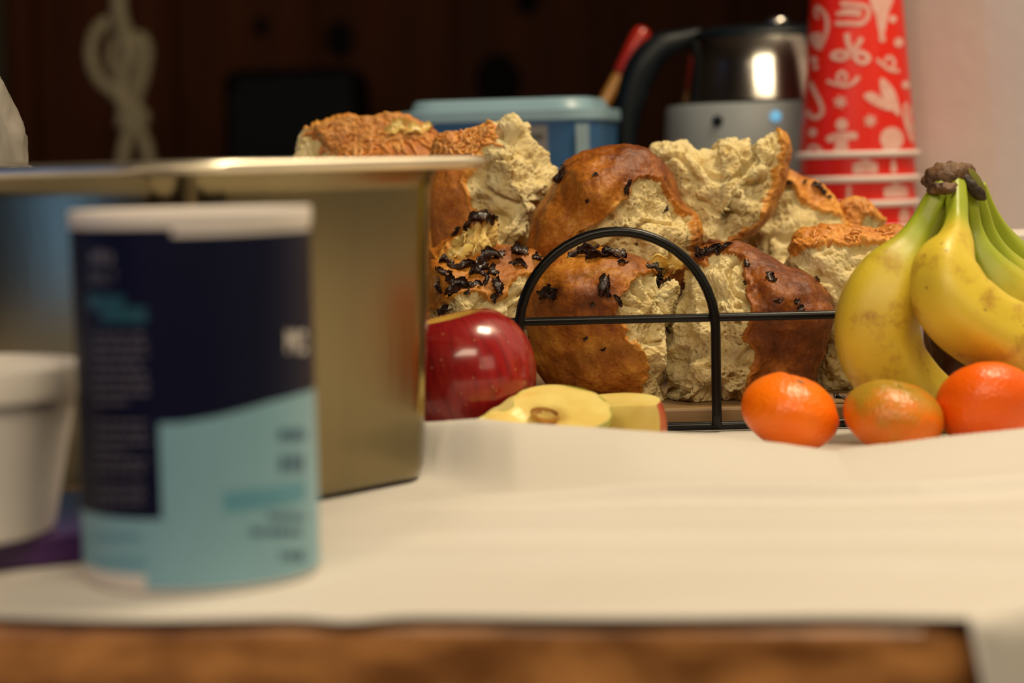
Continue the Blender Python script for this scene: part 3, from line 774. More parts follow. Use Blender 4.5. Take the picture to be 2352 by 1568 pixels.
def arch(y, x0, x1, top):
    r = (x1 - x0) / 2; zc = top - r * 1.0; pts = [off((x0, y, .0028))]
    for k in range(8): pts.append(off((x0, y, .0028 + (zc - .0028) * (k + 1) / 9)))
    for k in range(25):
        a_ = PI - PI * k / 24; pts.append(off(((x0 + x1) / 2 + r * math.cos(a_), y, zc + r * math.sin(a_))))
    for k in range(9): pts.append(off((x1, y, zc - (zc - .0028) * (k + 1) / 9)))
    return pts
pl_ = P(1192, 745, by0 - .003); pr_ = P(1644, 800, by0 - .003); pt_ = P(1418, 540, by0 - .003)
MB().tube(arch(by0 - .0035, pl_[0], pr_[0], pt_[2] + .0005), RW * 1.0, 12).build('wire_arch', M_black_wire, bk_)
MB().tube(arch(by1 + .0035, pl_[0], pr_[0], pt_[2] * .6), RW * 1.0, 12).build('wire_arch', M_black_wire, bk_)

sp_ = P(1943, 914, 1.122)
scrap = link('charred_scrap', onion_mesh(77, .0115, .0085, .5), None, M_onion)
scrap.location = (sp_[0], 1.124, .0148); scrap.rotation_euler = (.25, .1, .2)
tag(scrap, 'small shiny black charred scrap lying on the board between two mandarins', 'food scrap')
# ------------------------------------------------------------------ fruit
def apple_mat():
    m, nt, b = nodes_of('red_apple_skin')
    tc = nt.nodes.new('ShaderNodeTexCoord').outputs['Object']
    sp = nt.nodes.new('ShaderNodeSeparateXYZ'); nt.links.new(tc, sp.inputs[0])
    ang = math_n(nt, 'ARCTAN2', sp.outputs[1], sp.outputs[0])
    cb = nt.nodes.new('ShaderNodeCombineXYZ'); nt.links.new(math_n(nt, 'MULTIPLY', ang, 5.0), cb.inputs[0]); nt.links.new(math_n(nt, 'MULTIPLY', sp.outputs[2], 22), cb.inputs[2])
    st = noise_n(nt, cb.outputs[0], 2.2, 5, .65)
    base = ramp(nt, st, [(.3, (.17, .006, .010)), (.5, (.30, .010, .012)), (.68, (.36, .020, .016)), (.85, (.46, .075, .035))])
    # yellow shoulder round the stalk
    rad = math_n(nt, 'SQRT', math_n(nt, 'ADD', math_n(nt, 'MULTIPLY', sp.outputs[0], sp.outputs[0]), math_n(nt, 'MULTIPLY', sp.outputs[1], sp.outputs[1])))
    yf = math_n(nt, 'MULTIPLY', math_n(nt, 'GREATER_THAN', sp.outputs[2], .055), math_n(nt, 'SUBTRACT', 1.0, math_n(nt, 'MULTIPLY', math_n(nt, 'ADD', rad, math_n(nt, 'MULTIPLY', math_n(nt, 'SUBTRACT', st, .5), .02)), 55), True))
    yfc = ramp(nt, yf, [(.0, (0, 0, 0)), (.22, (1, 1, 1))])
    c = mix_n(nt, yfc, base, (.62, .38, .07))
    vo = nt.nodes.new('ShaderNodeTexVoronoi'); vo.inputs['Scale'].default_value = 150; nt.links.new(tc, vo.inputs['Vector'])
    c = mix_n(nt, math_n(nt, 'MULTIPLY', math_n(nt, 'LESS_THAN', vo.outputs['Distance'], .10), .35), c, (.62, .32, .16))
    nt.links.new(c, b.inputs['Base Color'])
    b.inputs['Roughness'].default_value = .22; b.inputs['Coat Weight'].default_value = .4; b.inputs['Coat Roughness'].default_value = .1
    return m
M_apple = apple_mat()
M_flesh = mat('apple_flesh', (.84, .70, .24), .38, col2=(.76, .56, .15), scale=60, sss=.35, bump=.15, bscale=300)
M_skin_g = mat('green_apple_skin', (.36, .42, .05), .3, col2=(.50, .44, .08), scale=40, coat=.2)
M_skin_r = mat('red_apple_skin_plain', (.42, .04, .03), .28, col2=(.52, .15, .06), scale=50, coat=.2)
M_core = mat('apple_core', (.45, .22, .05), .5, var=.3)
M_stalk = mat('brown_stalk', (.06, .03, .012), .6, var=.3)
def apple_profile(R, H, n=40):
    out = []
    for k in range(n + 1):
        t = k / n; a_ = -PI / 2 + PI * t
        r = R * (math.cos(a_) ** .82) * (1 + .05 * math.sin(a_)) if 0 < k < n else 0.0006
        z = H / 2 * (math.sin(a_))
        z = H / 2 + z * (1 if abs(a_) < 1 else 1)
        dt = max(0, 1 - r / (R * .55)); z -= (.011 * dt ** 1.4 if a_ > 0 else -.006 * dt ** 1.4)
        out.append((r, z))
    return out
pa = P(1056, 1000, 1.052)
ap = thing('apple', 'whole shiny red apple between the steel pan and the bread basket', 'apple', (pa[0] + .0085, 1.056, .0045))
ab = MB().lathe(apple_profile(.0378, .068), 64).build('skin', M_apple, ap)
ap.rotation_euler = (math.radians(1), math.radians(-12), 0)
# cut pieces: half with a scooped core, and a wedge
def cut_apple(name, label, loc, R, H, lo, hi, rot, skin, core, group, ysc=1.0):
    """Sector of an apple between angles lo..hi about its axis, with skin and two flat cut faces."""
    root = thing(name, label, 'apple piece', loc, 0, group)
    prof = apple_profile(R, H, 28); nA = 24; V = []; Fc = []
    for (r, z) in prof:
        for k in range(nA + 1):
            a_ = lo + (hi - lo) * k / nA; V.append((r * math.cos(a_), r * math.sin(a_) * ysc, z - H / 2))
    for j in range(len(prof) - 1):
        for k in range(nA):
            a_ = j * (nA + 1) + k; Fc.append((a_, a_ + 1, a_ + nA + 2, a_ + nA + 1))
    sk = MB().add(V, Fc).build('skin', skin, root); s_ = sk.modifiers.new('t', 'SOLIDIFY'); s_.thickness = .0006; s_.offset = -1
    # flesh faces as a grid with a scooped core
    mbf = MB()
    for ang in (lo, hi):
        nr = 16; V = []; Fc = []
        e1 = np.array([math.cos(ang), math.sin(ang), 0]); inward = np.array([-math.sin(ang), math.cos(ang), 0]) * (1 if ang == lo else -1)
        for (r, z) in prof:
            for q in range(nr + 1):
                rr = r * q / nr; zz = z - H / 2
                dd = math.hypot(rr / (core[0]), (zz - core[2]) / core[1]) if core else 9
                dep = .0060 * max(0, 1 - dd ** 2) ** .5 if dd < 1 else 0
                dep += .0004 * math.sin(rr * 400 + zz * 300)
                p = e1 * (rr * .995) + np.array([0, 0, zz * .995]) + inward * dep
                V.append(tuple(p))
        for j in range(len(prof) - 1):
            for q in range(nr):
                a_ = j * (nr + 1) + q; Fc.append((a_, a_ + 1, a_ + nr + 2, a_ + nr + 1) if ang == hi else (a_, a_ + nr + 1, a_ + nr + 2, a_ + 1))
        mbf.add(V, Fc)
    mbf.build('flesh', M_flesh, root)
    root.rotation_euler = rot
    return root
#CUTAPPLES
# ---- mandarins
def mandarin_mat(name, c1, c2, green=0.0):
    m, nt, b = nodes_of(name)
    tc = nt.nodes.new('ShaderNodeTexCoord').outputs['Object']
    c = ramp(nt, noise_n(nt, tc, 45, 3), [(.35, c1), (.65, c2)])
    if green:
        sp = nt.nodes.new('ShaderNodeSeparateXYZ'); nt.links.new(tc, sp.inputs[0])
        f = math_n(nt, 'ADD', math_n(nt, 'MULTIPLY', sp.outputs[2], 30), math_n(nt, 'MULTIPLY', math_n(nt, 'SUBTRACT', noise_n(nt, tc, 60, 3), .5), 1.6))
        c = mix_n(nt, ramp(nt, math_n(nt, 'ADD', f, .15), [(.1, (0, 0, 0)), (.6, (green, green, green))]), c, (.42, .25, .022))
    nt.links.new(c, b.inputs['Base Color']); b.inputs['Roughness'].default_value = .33; b.inputs['Specular IOR Level'].default_value = .38; b.inputs['Coat Weight'].default_value = .08; b.inputs['Coat Roughness'].default_value = .2
    b.inputs['Subsurface Weight'].default_value = .15; b.inputs['Subsurface Radius'].default_value = (1, .4, .1); b.inputs['Subsurface Scale'].default_value = .004
    vo = nt.nodes.new('ShaderNodeTexVoronoi'); vo.inputs['Scale'].default_value = 520; nt.links.new(tc, vo.inputs['Vector'])
    h = math_n(nt, 'ADD', math_n(nt, 'MULTIPLY', vo.outputs['Distance'], 1.0), math_n(nt, 'MULTIPLY', noise_n(nt, tc, 120, 3), 1.3))
    bump_n(nt, b, h, .45, .0007); return m
M_man = [mandarin_mat('bright_mandarin_peel', (1.0, .205, .003), (.96, .165, .002)), mandarin_mat('olive_mandarin_peel', (.84, .19, .005), (.70, .165, .005), 1.0), mandarin_mat('deep_mandarin_peel', (.94, .145, .003), (.86, .118, .002))]
M_cal = mat('stem_button', (.14, .12, .03), .6, var=.3)
def mandarin(label, px, d, rx, rz, m, tilt, spin, seed, lump=.0):
    p = P(px, 1000, d); loc = (p[0], d, rz + .0030)
    root = thing('mandarin', label, 'mandarin', loc, 0, 'mandarins in front of the bananas')
    r = np.random.default_rng(seed); prof = []
    n = 36; seg = 48; V = []; Fc = []
    for k in range(n + 1):
        a_ = -PI / 2 + PI * k / n
        for s in range(seg):
            t = 2 * PI * s / seg
            rr = math.cos(a_) if 0 < k < n else .012
            x, y, z = rr * math.cos(t), rr * math.sin(t), math.sin(a_)
            q = np.array([[x * 1.3 + seed, y * 1.3, z * 1.3]]); w = 1 + .035 * pnoise(q)[0]
            lob = 1 + .008 * math.cos(t * 10) * abs(z) ** 2
            dent = .16 * math.exp(-(rr / .22) ** 2) * (1 if a_ > 0 else .5)
            f = (1 - dent) * w * lob
            if lump and x * math.cos(.9) + z * math.sin(.9) > .55: f *= 1 - lump * sstep(.55, .75, x * math.cos(.9) + z * math.sin(.9)) * .5
            V.append((rx * x * f, rx * y * f, rz * z * f))
    for j in range(n):
        for s in range(seg):
            s2 = (s + 1) % seg; Fc.append((j * seg + s, j * seg + s2, (j + 1) * seg + s2, (j + 1) * seg + s))
    Fc.append(tuple(reversed(range(seg)))); Fc.append(tuple(range(n * seg, (n + 1) * seg)))
    MB().add(V, Fc).build('peel', m, root)
    MB().lathe([(.0005, rz * .80), (.0025, rz * .80), (.0028, rz * .83), (.0016, rz * .86), (.0004, rz * .855)], 10).build('stem_button', M_cal, root)
    root.rotation_euler = (tilt[0], tilt[1], spin)
    return root
#MANDARINS
mandarin('brightest orange mandarin, nearest the black wire arch', 1817, 1.018, .0238, .0182, M_man[0], (.25, .18), .5, 3, .12)
mandarin('olive-brown mandarin between two orange ones below the bananas', 2052, 1.004, .0240, .0168, M_man[1], (.15, -.2), 1.8, 5)
mandarin('deep orange mandarin under the lower banana, third from the wire arch', 2268, 1.010, .0243, .0200, M_man[2], (.5, .35), 2.6, 8)

def orient(root, loc, ydir, zdir):
    Y = Vector(ydir).normalized(); Z = Vector(zdir); Z = (Z - Y * Z.dot(Y)).normalized(); X = Y.cross(Z)
    root.rotation_euler = Matrix((X, Y, Z)).transposed().to_euler(); root.location = loc
ah = cut_apple('apple_half', 'cut apple half with green-edged skin and scooped core, nearest the whole apple', (0, 0, 0), .0325, .062, PI, 2 * PI, (0, 0, 0), M_skin_g, (.011, .014, .004), 'cut apple pieces', .56)
orient(ah, (P(1250, 960, 1.004)[0], 1.004, .0226), (-.08, -.36, .93), (-.75, .62, .2))
M_core2 = mat('apple_core_wall', (.62, .36, .12), .45, col2=(.42, .22, .06), scale=150)
cr = MB().lathe([(.0062, .0010), (.0066, .0004), (.0052, -.0022), (.0025, -.0042), (.0004, -.0046)], 24, cap0=False, cap1=True).build('core', M_core2, ah)
cr.rotation_euler = (-PI / 2, 0, 0); cr.scale = (.75, 1.25, 1); cr.location = (-.005, -.0016, .004)
def apple_block(label, loc, planes, R, Hh, skin, rot):
    """An apple trimmed by flat cuts: curved skin and flat flesh faces."""
    root = thing('apple_wedge', label, 'apple piece', loc, 0, 'cut apple pieces')
    t = MB().lathe(apple_profile(R, Hh, 30), 56); bm = bmesh.new(); me = mesh('tmp', [(v[0], v[1], v[2] - Hh / 2) for v in t.v], t.f); bm.from_mesh(me)
    bmesh.ops.recalc_face_normals(bm, faces=bm.faces)
    for co, no in planes:
        before = set(bm.faces)
        r_ = bmesh.ops.bisect_plane(bm, geom=bm.verts[:] + bm.edges[:] + bm.faces[:], plane_co=co, plane_no=no, clear_outer=True)
        ed = [g for g in r_['geom_cut'] if isinstance(g, bmesh.types.BMEdge)]
        f_ = bmesh.ops.contextual_create(bm, geom=ed)
        for f in f_['faces']: f.material_index = 1
    me2 = bpy.data.meshes.new('skin'); bm2 = bm.copy()
    bmesh.ops.delete(bm2, geom=[f for f in bm2.faces if f.material_index == 1], context='FACES')
    for f in bm2.faces: f.smooth = True
    bm2.to_mesh(me2); bm2.free(); link('skin', me2, root, skin)
    me3 = bpy.data.meshes.new('flesh')
    bmesh.ops.delete(bm, geom=[f for f in bm.faces if f.material_index == 0], context='FACES')
    for f in bm.faces: f.material_index = 0
    bm.to_mesh(me3); bm.free(); me3.materials.append(M_flesh); link('flesh', me3, root)
    root.rotation_euler = rot; return root
apple_block('cut apple wedge with red skin at its outer end, flesh facing outward', (P(1405, 960, 1.030)[0], 1.038, .0105), [((0, 0, .0145), (-.05, -.10, 1)), ((0, -.010, 0), (-.10, -1, .22)), ((-.012, 0, 0), (-1, 0, .1)), ((0, 0, -.0085), (0, 0, -1))], .0275, .058, M_skin_r, (0, 0, -.15))

# ---- bananas
def banana_mat():
    m, nt, b = nodes_of('banana_peel')
    tc = nt.nodes.new('ShaderNodeTexCoord').outputs['Object']
    g = attr_n(nt, 'green')
    body = ramp(nt, noise_n(nt, tc, 35, 3), [(.3, (.76, .58, .05)), (.7, (.66, .50, .035))])
    c = mix_n(nt, g, body, (.33, .40, .02))
    br = math_n(nt, 'MULTIPLY', ramp(nt, noise_n(nt, tc, 42, 6, .7), [(.53, (0, 0, 0)), (.66, (1, 1, 1))]), math_n(nt, 'MULTIPLY', math_n(nt, 'SUBTRACT', 1, g), .75))
    c = mix_n(nt, br, c, (.42, .20, .025))
    vo = nt.nodes.new('ShaderNodeTexVoronoi'); vo.inputs['Scale'].default_value = 95; nt.links.new(tc, vo.inputs['Vector'])
    sp = math_n(nt, 'LESS_THAN', math_n(nt, 'ADD', vo.outputs['Distance'], math_n(nt, 'MULTIPLY', noise_n(nt, tc, 60), .25)), .20)
    c = mix_n(nt, math_n(nt, 'MULTIPLY', sp, .6), c, (.20, .10, .02))
    e = attr_n(nt, 'tip'); c = mix_n(nt, e, c, (.03, .018, .008))
    nt.links.new(c, b.inputs['Base Color']); b.inputs['Roughness'].default_value = .42
    b.inputs['Subsurface Weight'].default_value = .1; b.inputs['Subsurface Scale'].default_value = .004
    bump_n(nt, b, noise_n(nt, tc, 300, 3), .12); return m
M_banana = banana_mat()
M_crown = mat('dry_banana_stem', (.060, .026, .012), .6, col2=(.20, .10, .04), scale=220, bump=1.0, bscale=450)
M_flap = mat('green_stem_cut', (.30, .30, .05), .5, col2=(.22, .22, .03), scale=120, bump=.3)
M_dark_flap = mat('dark_stem_side', (.030, .016, .006), .55, var=.3, bump=.4)
BO = P(2190, 1000, 1.08); BO[2] = 0.001
bunch = thing('banana_bunch', 'bunch of ripe yellow bananas with green necks joined at a brown stem', 'bananas', (BO[0], BO[1], BO[2] + .0014))
def banana(ctrl, ngreen=.33, seed=0):
    """ctrl: (px, py, depth, radius in px)."""
    pts = []
    for (x, y, d, r) in ctrl:
        p = P(x, y, d); pts.append((*p, r * d / F))
    S = spline(pts, 9); n = len(S); path = [tuple(s[:3] - BO) for s in S]; R = [max(.0015, s[3]) for s in S]
    L = np.concatenate([[0], np.cumsum(np.linalg.norm(np.diff(S[:, :3], axis=0), axis=1))]); L /= L[-1]
    ph = seed * 1.3
    def shp(an, t):
        return 1 + .045 * math.cos(5 * (an + ph)) + .012 * math.sin(3 * an + seed)
    mb = MB().tube(path, R, 30, False, shp)
    o = mb.build('banana', M_banana, bunch)
    me = o.data; g = np.zeros(len(me.vertices), np.float32); tp = np.zeros(len(me.vertices), np.float32)
    tt_ = np.repeat(L, 30)
    g[:] = (1 - sstep(ngreen * .55, ngreen * 1.35, tt_)); tp[:] = sstep(.965, .985, tt_)
    for nm, arr in (('green', g), ('tip', tp)):
        at = me.attributes.new(nm, 'FLOAT', 'POINT'); at.data.foreach_set('value', arr)
    return o
#BANANAS
banana([(2172, 425, 1.085, 22), (2150, 462, 1.08, 27), (2122, 520, 1.078, 33), (2092, 575, 1.074, 48), (2050, 640, 1.07, 80), (2022, 710, 1.068, 96), (2014, 780, 1.068, 98), (2040, 850, 1.070, 95), (2100, 905, 1.074, 80), (2170, 940, 1.08, 58), (2215, 958, 1.083, 34), (2238, 966, 1.085, 18), (2254, 972, 1.086, 13)], .30, 0)
banana([(2196, 425, 1.085, 22), (2197, 470, 1.075, 25), (2197, 520, 1.064, 27), (2192, 565, 1.052, 44), (2172, 625, 1.042, 76), (2192, 700, 1.038, 92), (2260, 760, 1.04, 93), (2345, 792, 1.046, 88), (2430, 812, 1.055, 80), (2510, 815, 1.065, 62), (2560, 808, 1.07, 36), (2585, 802, 1.072, 16)], .20, 1)
banana([(2225, 430, 1.09, 16), (2232, 480, 1.09, 16), (2240, 540, 1.09, 21), (2258, 600, 1.088, 40), (2300, 668, 1.088, 66), (2360, 730, 1.09, 78), (2440, 760, 1.098, 76), (2530, 775, 1.105, 55), (2590, 775, 1.11, 20)], .42, 2)
banana([(2242, 430, 1.105, 15), (2256, 490, 1.106, 17), (2270, 550, 1.108, 24), (2298, 610, 1.112, 40), (2350, 672, 1.118, 62), (2430, 720, 1.124, 70), (2510, 730, 1.13, 55), (2580, 728, 1.134, 20)], .48, 3)
banana([(2250, 430, 1.12, 15), (2270, 490, 1.123, 20), (2294, 545, 1.128, 31), (2330, 600, 1.134, 46), (2390, 655, 1.14, 62), (2470, 690, 1.146, 64), (2550, 700, 1.15, 45), (2600, 700, 1.152, 18)], .60, 4)
banana([(2176, 430, 1.11, 15), (2164, 490, 1.115, 20), (2154, 545, 1.12, 28), (2168, 610, 1.124, 42), (2225, 665, 1.126, 52), (2300, 700, 1.128, 52), (2380, 715, 1.13, 40), (2430, 716, 1.132, 18)], .40, 5)
# crown
def blob(name, path_px, m, parent, org, seg=22, noise=.0012, seed=0):
    S = spline([(*P(x, y, d), r * d / F) for x, y, d, r in path_px], 8)
    mb = MB().tube([tuple(s[:3] - org) for s in S], [s[3] for s in S], seg)
    V = np.array(mb.v); V += (np.stack([pnoise(V * 260 + k * 9 + seed) for k in range(3)], 1) * noise + np.stack([pnoise(V * 800 + k * 9 + seed) for k in range(3)], 1) * noise * .4)
    mb.v = [tuple(v) for v in V]; return mb.build(name, m, parent)
blob('stem_crown', [(2124, 432, 1.088, 12), (2134, 425, 1.088, 22), (2152, 416, 1.087, 31), (2176, 412, 1.086, 33), (2200, 408, 1.088, 28), (2222, 402, 1.094, 20), (2232, 398, 1.098, 8)], M_crown, bunch, BO, noise=.0013)
blob('stem_crown_edge', [(2136, 444, 1.078, 6), (2148, 440, 1.073, 13), (2166, 440, 1.07, 14), (2184, 438, 1.070, 12), (2196, 430, 1.072, 5)], M_crown, bunch, BO, noise=.0013, seed=5)
fl_ = [(2212, 394), (2224, 391), (2242, 402), (2256, 422), (2265, 444), (2264, 452), (2246, 446), (2232, 430), (2218, 410)]
fp = [P(x, y, 1.085) - BO for x, y in spline(fl_, 5, True)]
n_ = len(fp); V = [tuple(p) for p in fp] + [tuple(p + np.array([-.0022, .016, -.0030])) for p in fp]
MB().add(V, [tuple(range(n_)), tuple(reversed(range(n_, 2 * n_)))] + [(i, i + n_, (i + 1) % n_ + n_, (i + 1) % n_) for i in range(n_)]).build('stem_cut', M_flap, bunch, True, 30)
blob('stem_flap', [(2214, 412, 1.084, 9), (2228, 428, 1.083, 13), (2242, 446, 1.083, 15), (2254, 456, 1.084, 11), (2265, 462, 1.085, 4)], M_dark_flap, bunch, BO, noise=.0009, seed=3)

# ------------------------------------------------------------------ paper cups
CD = 1.55
cup_c = P(1971, 520, CD); CX = cup_c[0]; R_rim = 139 / F * CD
def cup_r(h): return R_rim * .952 - .078 * h          # body radius at height h above the rim
CUPH = .132; NC = 9; STEP = .1405 / (NC - 1)
def cup_at(k, label):
    z0 = .0015 + STEP * k
    root = thing('paper_cup', label, 'cup', (CX, CD, z0), 0, 'red paper cups nested upside down')
    b1 = MB().lathe([(cup_r(0), .002), (cup_r(.03), .03), (cup_r(.08), .08), (cup_r(CUPH), CUPH), (cup_r(CUPH) - .0015, CUPH), (cup_r(CUPH) - .002, CUPH - .006), (.001, CUPH - .006)], 64, cap0=False, cap1=True)
    b1.build('cup_wall', M_red_cup, root, True, 50)
    pr = [(R_rim + .0022 * math.cos(a_) - .0012, .0024 + .0024 * math.sin(a_)) for a_ in np.linspace(0, 2 * PI, 13)]
    b2 = MB().lathe(pr, 64, cap0=False, cap1=False); b2.build('rolled_rim', M_cup_rim, root)
    return root
LAB = {8: 'topmost red paper cup of the upside-down stack, its doodle print fully visible', 7: 'second red cup from the top of the stack, showing a narrow band and rim', 6: 'third red cup from the top of the stack, showing a narrow band and rim', 5: 'fourth red cup from the top of the stack, just above the bread'}
cups = [cup_at(k, LAB.get(k, 'red paper cup low in the nested stack, covered by bread')) for k in range(NC)]
def zpx(a_, b2): return (1780 + a_ / 2.8, b2 / 2.8)
def on_cup(px, py, lift=.0004):
    """Point on the top cup's wall behind a photograph position (relative to that cup)."""
    z0 = .0015 + STEP * 8
    p = P(px, py, CD); h = p[2] - z0
    for _ in range(3):
        r = cup_r(h) + lift; dx = np.clip((p[0] - CX) / r, -.985, .985); y = CD - r * math.sqrt(1 - dx * dx)
        p = P(px, py, y); h = p[2] - z0
    r = cup_r(h) + lift; dx = np.clip((p[0] - CX) / r, -.985, .985)
    return (r * dx, -r * math.sqrt(1 - dx * dx), h)
prn = MB()
def stroke(pts, w=15, closed=False):
    S = spline([zpx(*p) for p in pts], 8, closed)
    if closed: S = np.vstack([S, S[:1]])
    T = np.gradient(S, axis=0); T /= np.linalg.norm(T, axis=1)[:, None] + 1e-9; Nn = np.stack([-T[:, 1], T[:, 0]], 1) * (w / 2.8)
    V = []; Fc = []
    for s, n in zip(S, Nn):
        V += [on_cup(*(s + n)), on_cup(*s), on_cup(*(s - n))]
    for i in range(len(S) - 1):
        for q in (0, 1): Fc.append((i * 3 + q, i * 3 + q + 1, i * 3 + q + 4, i * 3 + q + 3))
    prn.add(V, Fc)
def filled(pts, closed=True):
    S = spline([zpx(*p) for p in pts], 6, True); c = S.mean(0); n = len(S)
    V = [on_cup(*c)] + [on_cup(*(c + (s - c) * .5)) for s in S] + [on_cup(*s) for s in S]
    Fc = [(0, 1 + i, 1 + (i + 1) % n) for i in range(n)] + [(1 + i, 1 + n + i, 1 + n + (i + 1) % n, 1 + (i + 1) % n) for i in range(n)]
    prn.add(V, Fc)
def dot(x, y, r): filled([(x + r * math.cos(a_), y + r * math.sin(a_)) for a_ in np.linspace(0, 2 * PI, 8, endpoint=False)])
def star(x, y, r):
    dot(x, y, r * .55)
    for k in range(3):
        a_ = k * PI / 3 + .3; stroke([(x - r * 1.15 * math.cos(a_), y - r * 1.15 * math.sin(a_)), (x, y), (x + r * 1.15 * math.cos(a_), y + r * 1.15 * math.sin(a_))], 9)
stroke([(268, 40), (318, 85), (338, 150), (325, 225), (286, 318)], 14); stroke([(286, 318), (240, 262), (246, 226), (300, 222)], 13); dot(272, 262, 32)
stroke([(268, 40), (262, 80), (276, 120)], 10)
stroke([(420, 22), (500, 28), (588, 44), (600, 100), (560, 148), (480, 150), (388, 150)], 15); stroke([(394, 88), (470, 84), (556, 96)], 14); stroke([(430, 62), (560, 66)], 9)
filled([(612, -20), (756, -20), (730, 90), (698, 240), (676, 240), (650, 110)]); dot(690, 250, 22)
dot(758, 122, 24); dot(796, 272, 30); dot(842, 545, 26)
stroke([(462, 215), (470, 270), (494, 335)], 17); stroke([(560, 242), (530, 290), (494, 335)], 17)
stroke([(478, 352), (430, 380), (380, 372), (372, 350), (420, 332)], 15, True); stroke([(512, 348), (560, 338), (604, 372), (570, 404), (528, 386)], 15, True)
stroke([(655, 380), (700, 420), (745, 450), (800, 456)], 12); stroke([(715, 400), (722, 368), (752, 372), (768, 410), (748, 440)], 11)
dot(252, 385, 24); dot(262, 432, 18)
stroke([(334, 520), (390, 540), (460, 550), (510, 526), (540, 490)], 13); stroke([(410, 536), (404, 490), (432, 462), (458, 490), (440, 530)], 12)
stroke([(226, 528), (256, 590), (296, 670), (302, 726), (262, 756), (220, 736), (214, 708)], 16)
star(420, 655, 38); star(612, 776, 36); star(242, 852, 26)
filled([(682, 500), (730, 530), (776, 600), (802, 700), (800, 745), (752, 708), (700, 640), (676, 560)]); filled([(570, 612), (620, 592), (690, 630), (746, 706), (716, 706), (650, 680), (600, 650)])
dot(430, 800, 40); filled([(330, 880), (400, 850), (440, 850), (520, 850), (528, 892), (470, 905), (470, 985), (380, 985), (390, 915), (345, 915)])
dot(752, 892, 76); stroke([(690, 960), (760, 990), (830, 975)], 12); stroke([(846, 660), (832, 720), (846, 800), (886, 910)], 12); stroke([(872, 690), (862, 760), (892, 850)], 9)
stroke([(215, 985), (225, 950), (258, 940), (300, 975)], 14)
prn.build('doodle_print', M_cup_print, cups[8], True)['kind'] = 'stuff'
# print on the narrow bands of the cups below
for k, spans in ((7, [(440, 600), (690, 730)]), (6, [(640, 820), (400, 430)]), (5, [(750, 830), (420, 520)])):
    mb = MB(); h0, h1 = .0062, STEP - .0005
    for (a0, a1) in spans:
        V = []; Fc = []
        for q in range(9):
            xx_ = zpx(a0 + (a1 - a0) * q / 8, 0)[0]; dx = np.clip((P(xx_, 400, CD)[0] - CX) / (R_rim * .97), -.98, .98)
            for h in (h0, h1 - .004 * abs(q / 4 - 1)):
                r = cup_r(h) + .0004; V.append((r * dx, -r * math.sqrt(1 - dx * dx), h))
        Fc = [(q * 2, q * 2 + 2, q * 2 + 3, q * 2 + 1) for q in range(8)]; mb.add(V, Fc)
    mb.build('doodle_print', M_cup_print, cups[k], True)['kind'] = 'stuff'

# ------------------------------------------------------------------ electric kettle
KD = 1.665; kc = P(1748, 300, KD); KX = kc[0]; ks = KD / F
def kz(y): return P(1748, y, KD)[2]
kt = thing('electric_kettle', 'steel electric kettle with grey base and black handle beside the red cups', 'kettle', (KX, KD, .0015))
def kp(r, y): return (r * ks, kz(y) - .0015)
MB().lathe([(206 * ks, 0), (218 * ks, .003), (220 * ks, .02), kp(221, 420), kp(221, 330), kp(216, 248), kp(213, 241), kp(192, 239)], 64).build('grey_body', M_kettle_grey, kt, True, 40)
MB().lathe([kp(193, 240), kp(186, 237), kp(185, 233)], 64, cap0=False).build('seam_band', M_kettle_black, kt)
MB().lathe([kp(185, 234), kp(183, 228), kp(168, 150), kp(158, 90), kp(155, 86)], 64).build('steel_body', M_kettle, kt, True, 40)
MB().lathe([kp(158, 90), kp(159, 82), kp(150, 72), kp(120, 63), kp(70, 59), (0.0005, kz(58) - .0015)], 64).build('lid', M_kettle_black, kt, True, 60)
kn = P(1800, 70, KD - .03); 
MB().lathe([(.001, 0), (.010, 0), (.012, .003), (.011, .007), (.001, .0085)], 24, (0.014, -.0, kz(64) - .0015)).build('lid_knob', M_kettle, kt)
hp = [(1610, 78), (1565, 92), (1515, 110), (1478, 150), (1455, 205), (1440, 265), (1434, 330), (1440, 420), (1475, 500), (1530, 540)]
hr = [16, 24, 33, 38, 36, 32, 28, 26, 24, 20]
S = spline([(*P(x, y, KD), r * ks) for (x, y), r in zip(hp, hr)], 7)
MB().tube([(s[0] - KX, s[1] - KD, s[2] - .0015) for s in S], [s[3] for s in S], 16).build('handle', M_kettle_black, kt)
def on_body(px, py, r):
    p = P(px, py, KD); dx = np.clip((p[0] - KX) / r, -.98, .98); return Vector((p[0] - KX, -r * math.sqrt(1 - dx * dx), p[2] - .0015))
for nm, px, py, rr, m_ in (('button', 1630, 282, 13, M_kettle_black), ('indicator_lamp', 1754, 272, 12, M_bluelight)):
    c = on_body(px, py, 219 * ks); nrm = Vector((c.x, c.y, 0)).normalized()
    o = MB().lathe([(.0004, .0016), (rr * ks * .8, .0016), (rr * ks, .0006), (rr * ks, -.003)], 20).build(nm, m_, kt)
    o.location = c; o.rotation_euler = nrm.to_track_quat('Z', 'Y').to_euler()
